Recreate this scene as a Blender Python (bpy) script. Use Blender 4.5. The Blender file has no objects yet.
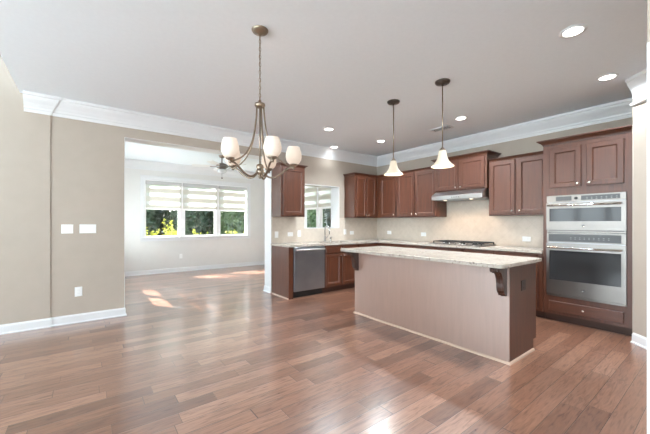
import bpy, bmesh, math, random
from mathutils import Vector, Matrix

C = bpy.context.scene.collection
SC = bpy.context.scene
rad = math.radians

# ------------------------------------------------------------------ camera
cd = bpy.data.cameras.new('camera')
cam = bpy.data.objects.new('camera', cd); C.objects.link(cam)
cd.sensor_width = 36.0; cd.sensor_fit = 'HORIZONTAL'
cd.lens = 312.6 * 36.0 / 650.0
cd.shift_y = 6.3 / 650.0
cd.clip_start = 0.05; cd.clip_end = 200
cam.location = (0, 0, 1.285)
cam.rotation_euler = (rad(90), 0, rad(52.77 - 90))
SC.camera = cam

# ------------------------------------------------------------------ view, world, sun, daylight
SC.view_settings.view_transform = 'Standard'
SC.view_settings.look = 'None'
SC.view_settings.exposure = 0.66
SC.view_settings.gamma = 1.0
SC.view_settings.use_curve_mapping = False
try:
    SC.cycles.use_denoising = True
    SC.cycles.max_bounces = 12
    SC.cycles.diffuse_bounces = 6
    SC.cycles.glossy_bounces = 5
    SC.cycles.transmission_bounces = 8
    SC.cycles.transparent_max_bounces = 16
    SC.cycles.sample_clamp_indirect = 6.0
    SC.cycles.caustics_reflective = False
    SC.cycles.caustics_refractive = False
except Exception:
    pass

W = bpy.data.worlds.new('world'); SC.world = W; W.use_nodes = True
wn = W.node_tree.nodes; wl = W.node_tree.links
bg = wn['Background']
tc = wn.new('ShaderNodeTexCoord'); sep = wn.new('ShaderNodeSeparateXYZ')
wl.new(tc.outputs['Generated'], sep.inputs[0])
cr = wn.new('ShaderNodeValToRGB')
cr.color_ramp.elements[0].position = 0.0; cr.color_ramp.elements[0].color = (0.92, 0.95, 1.0, 1)
cr.color_ramp.elements[1].position = 0.9; cr.color_ramp.elements[1].color = (0.72, 0.84, 1.0, 1)
wl.new(sep.outputs['Z'], cr.inputs[0]); wl.new(cr.outputs[0], bg.inputs['Color'])
bg.inputs['Strength'].default_value = 4.2

sd = bpy.data.lights.new('sun', 'SUN'); sd.energy = 27.0; sd.angle = rad(0.6); sd.color = (1.0, 0.975, 0.94)
sun = bpy.data.objects.new('sun', sd); C.objects.link(sun)
sun.rotation_euler = Vector((0.70, -1.04, -1.0)).to_track_quat('-Z', 'Y').to_euler()

def daylight(name, loc, direction, sx, sy, power, col=(1.0, 0.985, 0.965), portal=False):
    ld = bpy.data.lights.new(name, 'AREA'); ld.shape = 'RECTANGLE'; ld.size = sx; ld.size_y = sy
    ld.energy = power; ld.color = col
    o = bpy.data.objects.new(name, ld); C.objects.link(o); o.location = loc
    o.rotation_euler = Vector(direction).to_track_quat('-Z', 'Y').to_euler()
    if portal: ld.cycles.is_portal = True
    return o
XSL0 = 0.135
# daylight standing outside the great-room windows (left of and behind the camera)
DAY = (0.76, 0.89, 1.0)
daylight('window_daylight', (-5.95, 2.9, 1.7), (1, 0, 0.15), 3.6, 2.4, 150, DAY)
daylight('window_daylight', (-5.95, -1.6, 1.7), (1, 0, 0.15), 3.6, 2.4, 330, DAY)
daylight('window_daylight', (-1.6, -4.95, 1.7), (0, 1, 0), 2.8, 2.2, 30, DAY)
daylight('window_daylight', (-4.05, 5.75, 1.6), (0, -1, 0), 2.5, 2.2, 120, DAY)  # lamp added behind the invented far-wall windows, brightens the island front
# sunroom side window, out of sight behind the wall
daylight('window_daylight', (XSL0-0.35, 7.42, 1.5), (1, 0, 0), 1.8, 1.6, 175, DAY)
# portals guide the sky light through the sunroom windows
daylight('window_portal', (2.5, 8.90, 1.6), (0, -1, 0), 2.8, 1.6, 1, portal=True)

# ------------------------------------------------------------------ materials
def mat(name, col=(0.8,)*3, rough=0.5, metal=0.0, **kw):
    m = bpy.data.materials.new(name); m.use_nodes = True
    b = m.node_tree.nodes['Principled BSDF']
    b.inputs['Base Color'].default_value = (*col, 1)
    b.inputs['Roughness'].default_value = rough
    b.inputs['Metallic'].default_value = metal
    for k, v in kw.items():
        b.inputs[k.replace('_', ' ')].default_value = v
    return m
def nodes(m): return m.node_tree.nodes, m.node_tree.links, m.node_tree.nodes['Principled BSDF']
def ramp(n, stops):
    r = n.new('ShaderNodeValToRGB')
    e = r.color_ramp.elements
    while len(e) > 1: e.remove(e[-1])
    e[0].position = stops[0][0]; e[0].color = (*stops[0][1], 1)
    for p, c in stops[1:]:
        x = e.new(p); x.color = (*c, 1)
    return r
def mottled(name, c1, c2, scale, rough, bump=0.0, **kw):
    m = mat(name, c1, rough, **kw); n, l, b = nodes(m)
    t = n.new('ShaderNodeTexCoord'); nz = n.new('ShaderNodeTexNoise')
    nz.inputs['Scale'].default_value = scale; nz.inputs['Detail'].default_value = 5
    l.new(t.outputs['Object'], nz.inputs['Vector'])
    r = ramp(n, [(0.3, c1), (0.7, c2)]); l.new(nz.outputs['Fac'], r.inputs[0]); l.new(r.outputs[0], b.inputs['Base Color'])
    if bump:
        bp = n.new('ShaderNodeBump'); bp.inputs['Strength'].default_value = bump; bp.inputs['Distance'].default_value = 0.002
        l.new(nz.outputs['Fac'], bp.inputs['Height']); l.new(bp.outputs[0], b.inputs['Normal'])
    return m

def wood(name, dark, mid, light, rough=0.42, vec=(14, 14, 1.2), ior=1.5, coat=0.35, cior=1.6):
    m = mat(name, mid, rough); n, l, b = nodes(m)
    b.inputs['IOR'].default_value = ior
    b.inputs['Coat Weight'].default_value = coat; b.inputs['Coat Roughness'].default_value = 0.45; b.inputs['Coat IOR'].default_value = cior
    t = n.new('ShaderNodeTexCoord'); mp = n.new('ShaderNodeMapping')
    mp.inputs['Scale'].default_value = vec
    l.new(t.outputs['Object'], mp.inputs[0])
    nz = n.new('ShaderNodeTexNoise'); nz.inputs['Scale'].default_value = 2.2; nz.inputs['Detail'].default_value = 6; nz.inputs['Distortion'].default_value = 0.6
    l.new(mp.outputs[0], nz.inputs['Vector'])
    r = ramp(n, [(0.25, dark), (0.5, mid), (0.78, light)]); l.new(nz.outputs['Fac'], r.inputs[0]); l.new(r.outputs[0], b.inputs['Base Color'])
    bp = n.new('ShaderNodeBump'); bp.inputs['Strength'].default_value = 0.08; bp.inputs['Distance'].default_value = 0.001
    l.new(nz.outputs['Fac'], bp.inputs['Height']); l.new(bp.outputs[0], b.inputs['Normal'])
    return m

M = {}
M['carpet'] = mottled('cream_carpet', (0.42, 0.42, 0.41), (0.48, 0.48, 0.47), 60, 0.95, 0.5)
M['wall'] = mottled('wall_paint', (0.425, 0.37, 0.312), (0.445, 0.388, 0.328), 6, 0.75)
M['wall_sun'] = mottled('sunroom_paint', (0.68, 0.67, 0.65), (0.70, 0.69, 0.67), 6, 0.75)
M['ceil'] = mottled('ceiling_paint', (0.79, 0.84, 0.89), (0.81, 0.86, 0.91), 30, 0.9, 0.1)
M['white'] = mottled('white_trim_paint', (0.70, 0.705, 0.715), (0.72, 0.725, 0.735), 5, 0.35)
M['vinyl'] = mottled('white_vinyl', (0.85, 0.85, 0.85), (0.87, 0.87, 0.87), 5, 0.4)
M['cherry'] = wood('stained_cherry', (0.058, 0.0155, 0.0055), (0.082, 0.0225, 0.0082), (0.108, 0.031, 0.0115))
M['cherry_h'] = wood('stained_cherry_horizontal', (0.058, 0.0155, 0.0055), (0.082, 0.0225, 0.0082), (0.108, 0.031, 0.0115), vec=(1.2, 1.2, 14))
M['cherry_satin'] = wood('stained_cherry_satin_panel', (0.20, 0.092, 0.056), (0.225, 0.105, 0.066), (0.25, 0.12, 0.076), coat=1.0, cior=2.5)  # same cherry, base lightened to paint in the sheen on the island front
M['cherry_raw'] = wood('cherry_side', (0.30, 0.12, 0.05), (0.42, 0.18, 0.08), (0.50, 0.23, 0.11), 0.45)
M['corbel'] = wood('dark_corbel_wood', (0.03, 0.009, 0.004), (0.042, 0.013, 0.006), (0.06, 0.02, 0.009))
M['toe'] = mat('dark_toe_kick', (0.06, 0.025, 0.016), 0.5)
M['shoe'] = mat('light_shoe_moulding', (0.52, 0.38, 0.30), 0.4)
M['steel'] = mottled('brushed_steel', (0.215, 0.20, 0.187), (0.25, 0.234, 0.22), 3, 0.36, metal=1.0)
M['steel_dark'] = mottled('dark_steel', (0.30, 0.325, 0.35), (0.36, 0.385, 0.41), 3, 0.3, metal=0.85)
M['handle_steel'] = mat('satin_steel_handle', (0.80, 0.80, 0.80), 0.35, 0.9)
M['hood_steel'] = mottled('hood_brushed_steel', (0.52, 0.51, 0.50), (0.58, 0.57, 0.56), 3, 0.3, metal=1.0)
M['chrome'] = mat('chrome', (0.8, 0.8, 0.8), 0.12, 1.0)
M['nickel'] = mottled('brushed_nickel', (0.24, 0.19, 0.145), (0.30, 0.245, 0.19), 12, 0.3, metal=1.0)
M['bronze'] = mottled('aged_bronze', (0.06, 0.052, 0.046), (0.10, 0.088, 0.078), 12, 0.35, metal=1.0)
M['blackglass'] = mat('black_glass', (0.035, 0.036, 0.038), 0.08, 0.0, Specular_IOR_Level=0.3)
M['mark'] = mat('grey_button_print', (0.22, 0.22, 0.22), 0.4)
M['display'] = mat('display_glass', (0.055, 0.056, 0.058), 0.35)
M['black'] = mat('black_plastic', (0.015, 0.015, 0.015), 0.5)
M['iron'] = mottled('cast_iron', (0.02, 0.02, 0.02), (0.035, 0.035, 0.035), 60, 0.6, 0.2)
M['plate'] = mat('white_plate_plastic', (0.85, 0.85, 0.84), 0.35)
M['plate_slot'] = mat('socket_recess', (0.45, 0.45, 0.44), 0.5)
M['brownplate'] = mat('brown_plate', (0.035, 0.02, 0.015), 0.4)
M['fan_blade'] = mat('fan_blade_white', (0.80, 0.80, 0.80), 0.4)
M['soil'] = mottled('brown_mulch', (0.09, 0.06, 0.04), (0.14, 0.10, 0.07), 20, 0.9)
M['grass'] = mottled('lawn_green', (0.10, 0.17, 0.04), (0.16, 0.26, 0.06), 12, 0.9)
M['bark'] = mottled('bark', (0.07, 0.055, 0.045), (0.14, 0.11, 0.09), 15, 0.9, 0.5)

def granite():
    m = mat('speckled_granite', (0.7, 0.66, 0.6), 0.18); n, l, b = nodes(m)
    t = n.new('ShaderNodeTexCoord')
    a = n.new('ShaderNodeTexNoise'); a.inputs['Scale'].default_value = 9; a.inputs['Detail'].default_value = 6
    v = n.new('ShaderNodeTexVoronoi'); v.inputs['Scale'].default_value = 55
    k = n.new('ShaderNodeTexNoise'); k.inputs['Scale'].default_value = 42; k.inputs['Detail'].default_value = 4
    for x in (a, v, k): l.new(t.outputs['Object'], x.inputs['Vector'])
    r = ramp(n, [(0.3, (0.40, 0.355, 0.31)), (0.5, (0.46, 0.415, 0.365)), (0.7, (0.51, 0.47, 0.42))]); l.new(a.outputs['Fac'], r.inputs[0])
    r2 = ramp(n, [(0.33, (0.16, 0.13, 0.11)), (0.42, (1, 1, 1))]); l.new(k.outputs['Fac'], r2.inputs[0])
    r3 = ramp(n, [(0.0, (0.82, 0.78, 0.73)), (0.5, (1, 1, 1))]); l.new(v.outputs['Distance'], r3.inputs[0])
    mx = n.new('ShaderNodeMix'); mx.data_type = 'RGBA'; mx.blend_type = 'MULTIPLY'; mx.inputs[0].default_value = 0.6
    l.new(r.outputs[0], mx.inputs[6]); l.new(r2.outputs[0], mx.inputs[7])
    mx2 = n.new('ShaderNodeMix'); mx2.data_type = 'RGBA'; mx2.blend_type = 'MULTIPLY'; mx2.inputs[0].default_value = 0.7
    l.new(mx.outputs[2], mx2.inputs[6]); l.new(r3.outputs[0], mx2.inputs[7])
    l.new(mx2.outputs[2], b.inputs['Base Color'])
    return m
M['granite'] = granite()

def tile(name, axis):
    # square travertine tiles, laid on a wall that runs along `axis`
    m = mat(name, (0.6, 0.55, 0.48), 0.35); n, l, b = nodes(m)
    t = n.new('ShaderNodeTexCoord'); s = n.new('ShaderNodeSeparateXYZ'); cb = n.new('ShaderNodeCombineXYZ')
    l.new(t.outputs['Object'], s.inputs[0])
    l.new(s.outputs['X' if axis == 'x' else 'Y'], cb.inputs[0]); l.new(s.outputs['Z'], cb.inputs[1])
    mp = n.new('ShaderNodeMapping'); mp.inputs['Rotation'].default_value = (0, 0, rad(45))
    l.new(cb.outputs[0], mp.inputs[0])
    br = n.new('ShaderNodeTexBrick'); br.offset = 0.0; br.inputs['Scale'].default_value = 1.0
    br.inputs['Brick Width'].default_value = 0.15; br.inputs['Row Height'].default_value = 0.15
    br.inputs['Mortar Size'].default_value = 0.0022
    br.inputs['Color1'].default_value = (0.63, 0.555, 0.475, 1); br.inputs['Color2'].default_value = (0.60, 0.53, 0.45, 1)
    br.inputs['Mortar'].default_value = (0.55, 0.485, 0.41, 1)
    l.new(mp.outputs[0], br.inputs['Vector'])
    nz = n.new('ShaderNodeTexNoise'); nz.inputs['Scale'].default_value = 14; nz.inputs['Detail'].default_value = 6
    l.new(t.outputs['Object'], nz.inputs['Vector'])
    r = ramp(n, [(0.35, (0.93, 0.92, 0.91)), (0.65, (1, 1, 1))]); l.new(nz.outputs['Fac'], r.inputs[0])
    mx = n.new('ShaderNodeMix'); mx.data_type = 'RGBA'; mx.blend_type = 'MULTIPLY'; mx.inputs[0].default_value = 1
    l.new(br.outputs['Color'], mx.inputs[6]); l.new(r.outputs[0], mx.inputs[7]); l.new(mx.outputs[2], b.inputs['Base Color'])
    bp = n.new('ShaderNodeBump'); bp.inputs['Strength'].default_value = 0.3; bp.inputs['Distance'].default_value = 0.002; bp.invert = True
    l.new(br.outputs['Fac'], bp.inputs['Height']); l.new(bp.outputs[0], b.inputs['Normal'])
    return m
M['tile_x'] = tile('travertine_tile_far_wall', 'x'); M['tile_y'] = tile('travertine_tile_range_wall', 'y')

def floor_mat():
    m = mat('hardwood_planks', (0.3, 0.17, 0.11), 0.3); n, l, b = nodes(m)
    def math_(op, a, bb=None, c=None):
        q = n.new('ShaderNodeMath'); q.operation = op
        for i, v in enumerate((a, bb, c)):
            if v is None: continue
            if isinstance(v, (int, float)): q.inputs[i].default_value = v
            else: l.new(v, q.inputs[i])
        return q.outputs[0]
    t = n.new('ShaderNodeTexCoord'); s = n.new('ShaderNodeSeparateXYZ'); l.new(t.outputs['Object'], s.inputs[0])
    PW = 0.127
    yr = math_('DIVIDE', s.outputs['Y'], PW); row = math_('FLOOR', yr); fy = math_('FRACT', yr)
    w1 = n.new('ShaderNodeTexWhiteNoise'); w1.noise_dimensions = '1D'; l.new(row, w1.inputs['W'])
    off = math_('MULTIPLY', w1.outputs['Value'], 7.3)
    # plank lengths differ by row
    ln = math_('MULTIPLY_ADD', w1.outputs['Value'], 0.45, 0.62)
    xr = math_('DIVIDE', math_('ADD', s.outputs['X'], off), ln)
    wob = n.new('ShaderNodeTexNoise'); wob.noise_dimensions = '2D'; wob.inputs['Scale'].default_value = 0.9
    cbw = n.new('ShaderNodeCombineXYZ'); l.new(xr, cbw.inputs[0]); l.new(math_('MULTIPLY', row, 7.0), cbw.inputs[1]); l.new(cbw.outputs[0], wob.inputs['Vector'])
    xr2 = math_('ADD', xr, math_('MULTIPLY', wob.outputs['Fac'], 0.9))
    col = math_('FLOOR', xr2); fx = math_('FRACT', xr2)
    cb = n.new('ShaderNodeCombineXYZ'); l.new(row, cb.inputs[0]); l.new(col, cb.inputs[1])
    w2 = n.new('ShaderNodeTexWhiteNoise'); w2.noise_dimensions = '2D'; l.new(cb.outputs[0], w2.inputs['Vector'])
    tone = ramp(n, [(0.0, (0.155, 0.068, 0.040)), (0.3, (0.215, 0.100, 0.061)), (0.7, (0.265, 0.130, 0.082)), (1.0, (0.34, 0.178, 0.116))])
    l.new(w2.outputs['Value'], tone.inputs[0])
    # grain, shifted per plank
    mp = n.new('ShaderNodeMapping'); mp.inputs['Scale'].default_value = (1.6, 15, 1)
    ad = n.new('ShaderNodeVectorMath'); ad.operation = 'ADD'
    sc = n.new('ShaderNodeVectorMath'); sc.operation = 'SCALE'; sc.inputs['Scale'].default_value = 9.0
    l.new(w2.outputs['Color'], sc.inputs[0]); l.new(t.outputs['Object'], ad.inputs[0]); l.new(sc.outputs[0], ad.inputs[1]); l.new(ad.outputs[0], mp.inputs[0])
    g = n.new('ShaderNodeTexNoise'); g.inputs['Scale'].default_value = 3.2; g.inputs['Detail'].default_value = 8; g.inputs['Distortion'].default_value = 1.4
    l.new(mp.outputs[0], g.inputs['Vector'])
    gr = ramp(n, [(0.30, (0.55, 0.47, 0.43)), (0.47, (0.95, 0.93, 0.92)), (0.62, (1.12, 1.12, 1.12)), (0.8, (1.3, 1.3, 1.3))]); l.new(g.outputs['Fac'], gr.inputs[0])
    mx = n.new('ShaderNodeMix'); mx.data_type = 'RGBA'; mx.blend_type = 'MULTIPLY'; mx.inputs[0].default_value = 1
    l.new(tone.outputs[0], mx.inputs[6]); l.new(gr.outputs[0], mx.inputs[7])
    # seams
    dy = math_('MULTIPLY', math_('MINIMUM', fy, math_('SUBTRACT', 1.0, fy)), PW)
    dx = math_('MULTIPLY', math_('MINIMUM', fx, math_('SUBTRACT', 1.0, fx)), 0.8)
    dd = math_('MINIMUM', dx, dy)
    seam = n.new('ShaderNodeMapRange'); seam.inputs['From Min'].default_value = 0.0008; seam.inputs['From Max'].default_value = 0.0030
    l.new(dd, seam.inputs['Value'])
    mx2 = n.new('ShaderNodeMix'); mx2.data_type = 'RGBA'
    l.new(seam.outputs[0], mx2.inputs[0]); mx2.inputs[6].default_value = (0.07, 0.032, 0.02, 1); l.new(mx.outputs[2], mx2.inputs[7])
    l.new(mx2.outputs[2], b.inputs['Base Color'])
    # hand-scraped surface
    hs = n.new('ShaderNodeTexNoise'); hs.inputs['Scale'].default_value = 1.0; hs.inputs['Detail'].default_value = 3
    mp2 = n.new('ShaderNodeMapping'); mp2.inputs['Scale'].default_value = (4.0, 38, 1); l.new(ad.outputs[0], mp2.inputs[0]); l.new(mp2.outputs[0], hs.inputs['Vector'])
    hsum = math_('ADD', math_('MULTIPLY', hs.outputs['Fac'], 0.7), math_('MULTIPLY', seam.outputs[0], 0.8))
    bp = n.new('ShaderNodeBump'); bp.inputs['Strength'].default_value = 0.5; bp.inputs['Distance'].default_value = 0.0025
    l.new(hsum, bp.inputs['Height']); l.new(bp.outputs[0], b.inputs['Normal'])
    rr = n.new('ShaderNodeMapRange'); rr.inputs['To Min'].default_value = 0.24; rr.inputs['To Max'].default_value = 0.38
    l.new(g.outputs['Fac'], rr.inputs['Value']); l.new(rr.outputs[0], b.inputs['Roughness'])
    b.inputs['IOR'].default_value = 1.55
    b.inputs['Coat Weight'].default_value = 1.0; b.inputs['Coat Roughness'].default_value = 0.22; b.inputs['Coat IOR'].default_value = 1.7
    return m
M['floor'] = floor_mat()

def glass():
    m = bpy.data.materials.new('window_glass'); m.use_nodes = True
    n = m.node_tree.nodes; l = m.node_tree.links; n.clear()
    o = n.new('ShaderNodeOutputMaterial'); mx = n.new('ShaderNodeMixShader')
    tr = n.new('ShaderNodeBsdfTransparent'); tr.inputs[0].default_value = (0.94, 0.96, 0.95, 1)
    gl = n.new('ShaderNodeBsdfGlossy'); gl.inputs['Roughness'].default_value = 0.02
    mx.inputs[0].default_value = 0.06
    l.new(tr.outputs[0], mx.inputs[1]); l.new(gl.outputs[0], mx.inputs[2]); l.new(mx.outputs[0], o.inputs[0])
    return m
M['glass'] = glass()

def fabric(name, col, trans, see=0.0):
    m = bpy.data.materials.new(name); m.use_nodes = True
    n = m.node_tree.nodes; l = m.node_tree.links; n.clear()
    o = n.new('ShaderNodeOutputMaterial'); mx = n.new('ShaderNodeMixShader')
    df = n.new('ShaderNodeBsdfDiffuse'); df.inputs[0].default_value = (*col, 1)
    tl = n.new('ShaderNodeBsdfTranslucent'); tl.inputs[0].default_value = (*col, 1)
    t = n.new('ShaderNodeTexCoord'); wv = n.new('ShaderNodeTexNoise'); wv.inputs['Scale'].default_value = 180
    l.new(t.outputs['Object'], wv.inputs['Vector'])
    bp = n.new('ShaderNodeBump'); bp.inputs['Strength'].default_value = 0.1; l.new(wv.outputs['Fac'], bp.inputs['Height']); l.new(bp.outputs[0], df.inputs['Normal'])
    mx.inputs[0].default_value = trans
    l.new(df.outputs[0], mx.inputs[1]); l.new(tl.outputs[0], mx.inputs[2])
    out = mx.outputs[0]
    if see:
        tr = n.new('ShaderNodeBsdfTransparent'); m2 = n.new('ShaderNodeMixShader'); m2.inputs[0].default_value = see
        l.new(out, m2.inputs[1]); l.new(tr.outputs[0], m2.inputs[2]); out = m2.outputs[0]
    l.new(out, o.inputs[0])
    return m
M['band'] = fabric('shade_solid_band', (0.56, 0.54, 0.475), 0.05)
M['sheer'] = fabric('shade_sheer_band', (0.90, 0.90, 0.89), 0.60, 0.40)

def emis(name, col, strength, base=(0.9, 0.88, 0.85), rough=0.4):
    m = mat(name, base, rough); b = m.node_tree.nodes['Principled BSDF']
    b.inputs['Emission Color'].default_value = (*col, 1); b.inputs['Emission Strength'].default_value = strength
    return m
M['shade'] = emis('lit_opal_glass', (1.0, 0.78, 0.60), 0.22, (0.62,0.56,0.50))
M['pend_shade'] = emis('lit_alabaster_glass', (1.0, 0.82, 0.60), 0.16, (0.62, 0.54, 0.43))
M['lens'] = emis('recessed_lamp_lens', (1.0, 0.96, 0.90), 6.0)
M['hoodlamp'] = emis('hood_lamp_lens', (1.0, 0.80, 0.58), 2.0)
M['fanglass'] = mat('frosted_glass', (0.72, 0.75, 0.76), 0.25)

def leafmat(name, c1, c2):
    m = mat(name, c1, 0.55); n, l, b = nodes(m)
    gi = n.new('ShaderNodeNewGeometry')
    r = ramp(n, [(0.0, c1), (1.0, c2)]); l.new(gi.outputs['Random Per Island'], r.inputs[0]); l.new(r.outputs[0], b.inputs['Base Color'])
    b.inputs['Transmission Weight'].default_value = 0.0
    return m
M['leaf_dark'] = leafmat('evergreen_leaf', (0.010, 0.022, 0.014), (0.03, 0.055, 0.03))
M['leaf_mid'] = leafmat('green_leaf', (0.02, 0.045, 0.016), (0.06, 0.10, 0.035))
M['leaf_yellow'] = leafmat('golden_leaf', (0.26, 0.30, 0.03), (0.62, 0.58, 0.08))

# ------------------------------------------------------------------ mesh helpers
ORG = {}
class Fr:
    """A flat working frame: u along the front, v up, n out of the front."""
    def __init__(s, o, U, N): s.o = Vector(o); s.U = Vector(U); s.N = Vector(N); s.V = Vector((0, 0, 1))
    def p(s, u, v, n): return s.o + s.U*u + s.V*v + s.N*n
FB = lambda y: Fr((0, y, 0), (1, 0, 0), (0, -1, 0))     # u = x
FR = lambda x: Fr((x, 0, 0), (0, -1, 0), (-1, 0, 0))    # u = -y

class MB:
    def __init__(s): s.v = []; s.f = []; s.m = []; s.sm = []
    def add(s, vs, fs, mi=0, smooth=False):
        b = len(s.v); s.v += [Vector(x) for x in vs]
        for f in fs: s.f.append([i+b for i in f]); s.m.append(mi); s.sm.append(smooth)
        return s
    def box(s, a, b, mi=0):
        x0, y0, z0 = a; x1, y1, z1 = b
        return s.add([(x0,y0,z0),(x1,y0,z0),(x1,y1,z0),(x0,y1,z0),(x0,y0,z1),(x1,y0,z1),(x1,y1,z1),(x0,y1,z1)],
              [(0,3,2,1),(4,5,6,7),(0,1,5,4),(1,2,6,5),(2,3,7,6),(3,0,4,7)], mi)
    def fbox(s, F, u0, u1, v0, v1, n0, n1, mi=0):
        P = [F.p(u,v,n) for n in (n0,n1) for u,v in ((u0,v0),(u1,v0),(u1,v1),(u0,v1))]
        return s.add(P, [(3,2,1,0),(4,5,6,7),(0,1,5,4),(1,2,6,5),(2,3,7,6),(3,0,4,7)], mi)
    def nest(s, F, u0, u1, v0, v1, rings, mi=0):
        """rings: (inset, n) from the back edge to the innermost front face."""
        P = []
        for i, n in rings:
            P += [F.p(u0+i,v0+i,n), F.p(u1-i,v0+i,n), F.p(u1-i,v1-i,n), F.p(u0+i,v1-i,n)]
        fs = [(3,2,1,0)]
        for k in range(len(rings)-1):
            a, b = 4*k, 4*k+4
            for j in range(4): fs.append((a+j, a+(j+1)%4, b+(j+1)%4, b+j))
        e = 4*(len(rings)-1); fs.append((e,e+1,e+2,e+3))
        return s.add(P, fs, mi)
    def prism(s, pts, d, mi=0, smooth=False):
        """closed polygon pts (3D) swept by vector d"""
        n = len(pts); d = Vector(d); P = [Vector(p) for p in pts] + [Vector(p)+d for p in pts]
        return s.add(P, [tuple(range(n))[::-1], tuple(range(n, 2*n))] + [(i,(i+1)%n,n+(i+1)%n,n+i) for i in range(n)], mi, smooth)
    def loft(s, A, B, mi=0):
        n = len(A)
        return s.add(list(A)+list(B), [tuple(range(n))[::-1], tuple(range(n,2*n))] + [(i,(i+1)%n,n+(i+1)%n,n+i) for i in range(n)], mi)
    def lathe(s, prof, c, seg=24, mi=0, axis=(0,0,1), cap=True):
        ax = Vector(axis).normalized(); t = Vector((1,0,0)) if abs(ax.x) < 0.9 else Vector((0,1,0))
        X = (t - ax*t.dot(ax)).normalized(); Y = ax.cross(X); c = Vector(c)
        P = []
        for r, z in prof:
            for k in range(seg):
                a = 2*math.pi*k/seg; P.append(c + ax*z + (X*math.cos(a)+Y*math.sin(a))*max(r, 1e-4))
        fs = []
        for i in range(len(prof)-1):
            for k in range(seg):
                fs.append((i*seg+k, i*seg+(k+1)%seg, (i+1)*seg+(k+1)%seg, (i+1)*seg+k))
        s.add(P, fs, mi, True)
        if cap:
            b = len(s.v)-len(P); s.f.append([b+k for k in range(seg)][::-1]); s.m.append(mi); s.sm.append(False)
            b2 = b+(len(prof)-1)*seg; s.f.append([b2+k for k in range(seg)]); s.m.append(mi); s.sm.append(False)
        return s
    def tube(s, pts, r, seg=10, mi=0, closed=False):
        pts = [Vector(p) for p in pts]; n = len(pts); rs = r if isinstance(r, (list, tuple)) else [r]*n
        P = []; prev = None
        for i, p in enumerate(pts):
            if closed: t = (pts[(i+1)%n]-pts[i-1]).normalized()
            else: t = (pts[min(i+1,n-1)]-pts[max(i-1,0)]).normalized()
            if prev is None:
                q = Vector((0,0,1)) if abs(t.z) < 0.9 else Vector((1,0,0)); X = (q-t*q.dot(t)).normalized()
            else: X = (prev-t*prev.dot(t)).normalized()
            prev = X; Y = t.cross(X)
            for k in range(seg):
                a = 2*math.pi*k/seg; P.append(p+(X*math.cos(a)+Y*math.sin(a))*rs[i])
        fs = []
        for i in range(n if closed else n-1):
            j = (i+1)%n
            for k in range(seg): fs.append((i*seg+k, i*seg+(k+1)%seg, j*seg+(k+1)%seg, j*seg+k))
        s.add(P, fs, mi, True)
        if not closed:
            b = len(s.v)-len(P)
            for e in (b, b+(n-1)*seg): s.f.append([e+k for k in range(seg)]); s.m.append(mi); s.sm.append(False)
        return s
    def build(s, name, mats, parent=None, bevel=0.0, org=None):
        if not isinstance(mats, (list, tuple)): mats = [mats]
        O = ORG[parent.name] if parent is not None else (Vector(org) if org is not None else Vector((0,0,0)))
        me = bpy.data.meshes.new(name)
        me.from_pydata([tuple(v-O) for v in s.v], [], s.f)
        for m in mats: me.materials.append(m)
        me.polygons.foreach_set('material_index', s.m); me.polygons.foreach_set('use_smooth', s.sm)
        bm = bmesh.new(); bm.from_mesh(me); bmesh.ops.recalc_face_normals(bm, faces=bm.faces); bm.to_mesh(me); bm.free()
        me.update()
        o = bpy.data.objects.new(name, me); C.objects.link(o)
        if parent is not None: o.parent = parent
        else: o.location = O
        ORG[o.name] = O
        if bevel:
            b = o.modifiers.new('bevel', 'BEVEL'); b.width = bevel; b.segments = 2; b.limit_method = 'ANGLE'; b.angle_limit = rad(40)
        return o

def tag(o, label, cat, group=None):
    o['label'] = label; o['category'] = cat
    if group: o['group'] = group
    return o
def thing(name, label, cat, loc=(0,0,0), group=None):
    o = bpy.data.objects.new(name, None); C.objects.link(o); o.location = loc; o.empty_display_size = 0.1
    ORG[o.name] = Vector(loc); return tag(o, label, cat, group)
def struct(o): o['kind'] = 'structure'; return o
def copy_tree(o, loc, label):
    def rec(a, par):
        c = a.copy(); C.objects.link(c); c.parent = par; ORG[c.name] = ORG[a.name]
        for ch in list(a.children): rec(ch, c)
        return c
    r = rec(o, None); r.location = loc; r['label'] = label
    return r

# ------------------------------------------------------------------ room shell
YB, YB2, XR, H = 5.167, 5.43, 5.475, 2.84
XL, YN, HH = -5.7, -4.7, 5.2        # great room: left wall, near wall, high ceiling
YS, XSL, XSR = 8.952, 0.135, 4.45   # sunroom: far wall, left wall, right wall
OPX0, OPX1, OPZ = 0.41, 2.69, 2.489
PX0, PX1, PZ0, PZ1 = 3.405, 4.300, 1.185, 2.066

b = MB(); b.add([(XL,YN,0),(6.2,YN,0),(6.2,YS+0.3,0),(XL,YS+0.3,0)], [(0,1,2,3)])
struct(b.build('floor', M['floor']))
b = MB(); b.box((XL, YN, 0.0005), (-1.3, YB-0.9, 0.012)); struct(b.build('floor_carpet', M['carpet']))  # unseen pale carpet, added to bounce sunlight up onto the ceiling

b = MB()
b.box((-0.64, YN, H), (XR+0.15, YB2, H+0.12)); b.box((XSL-0.1, YB2, H), (XSR+0.1, YS+0.1, H+0.12))
struct(b.build('ceiling', M['ceil']))
b = MB(); b.box((XL-0.2, YN-0.2, HH), (-0.4, YB2, HH+0.12)); b.box((-0.64, YN, H+0.12), (-0.50, YB2, HH))
struct(b.build('ceiling_great_room', M['ceil']))

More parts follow.
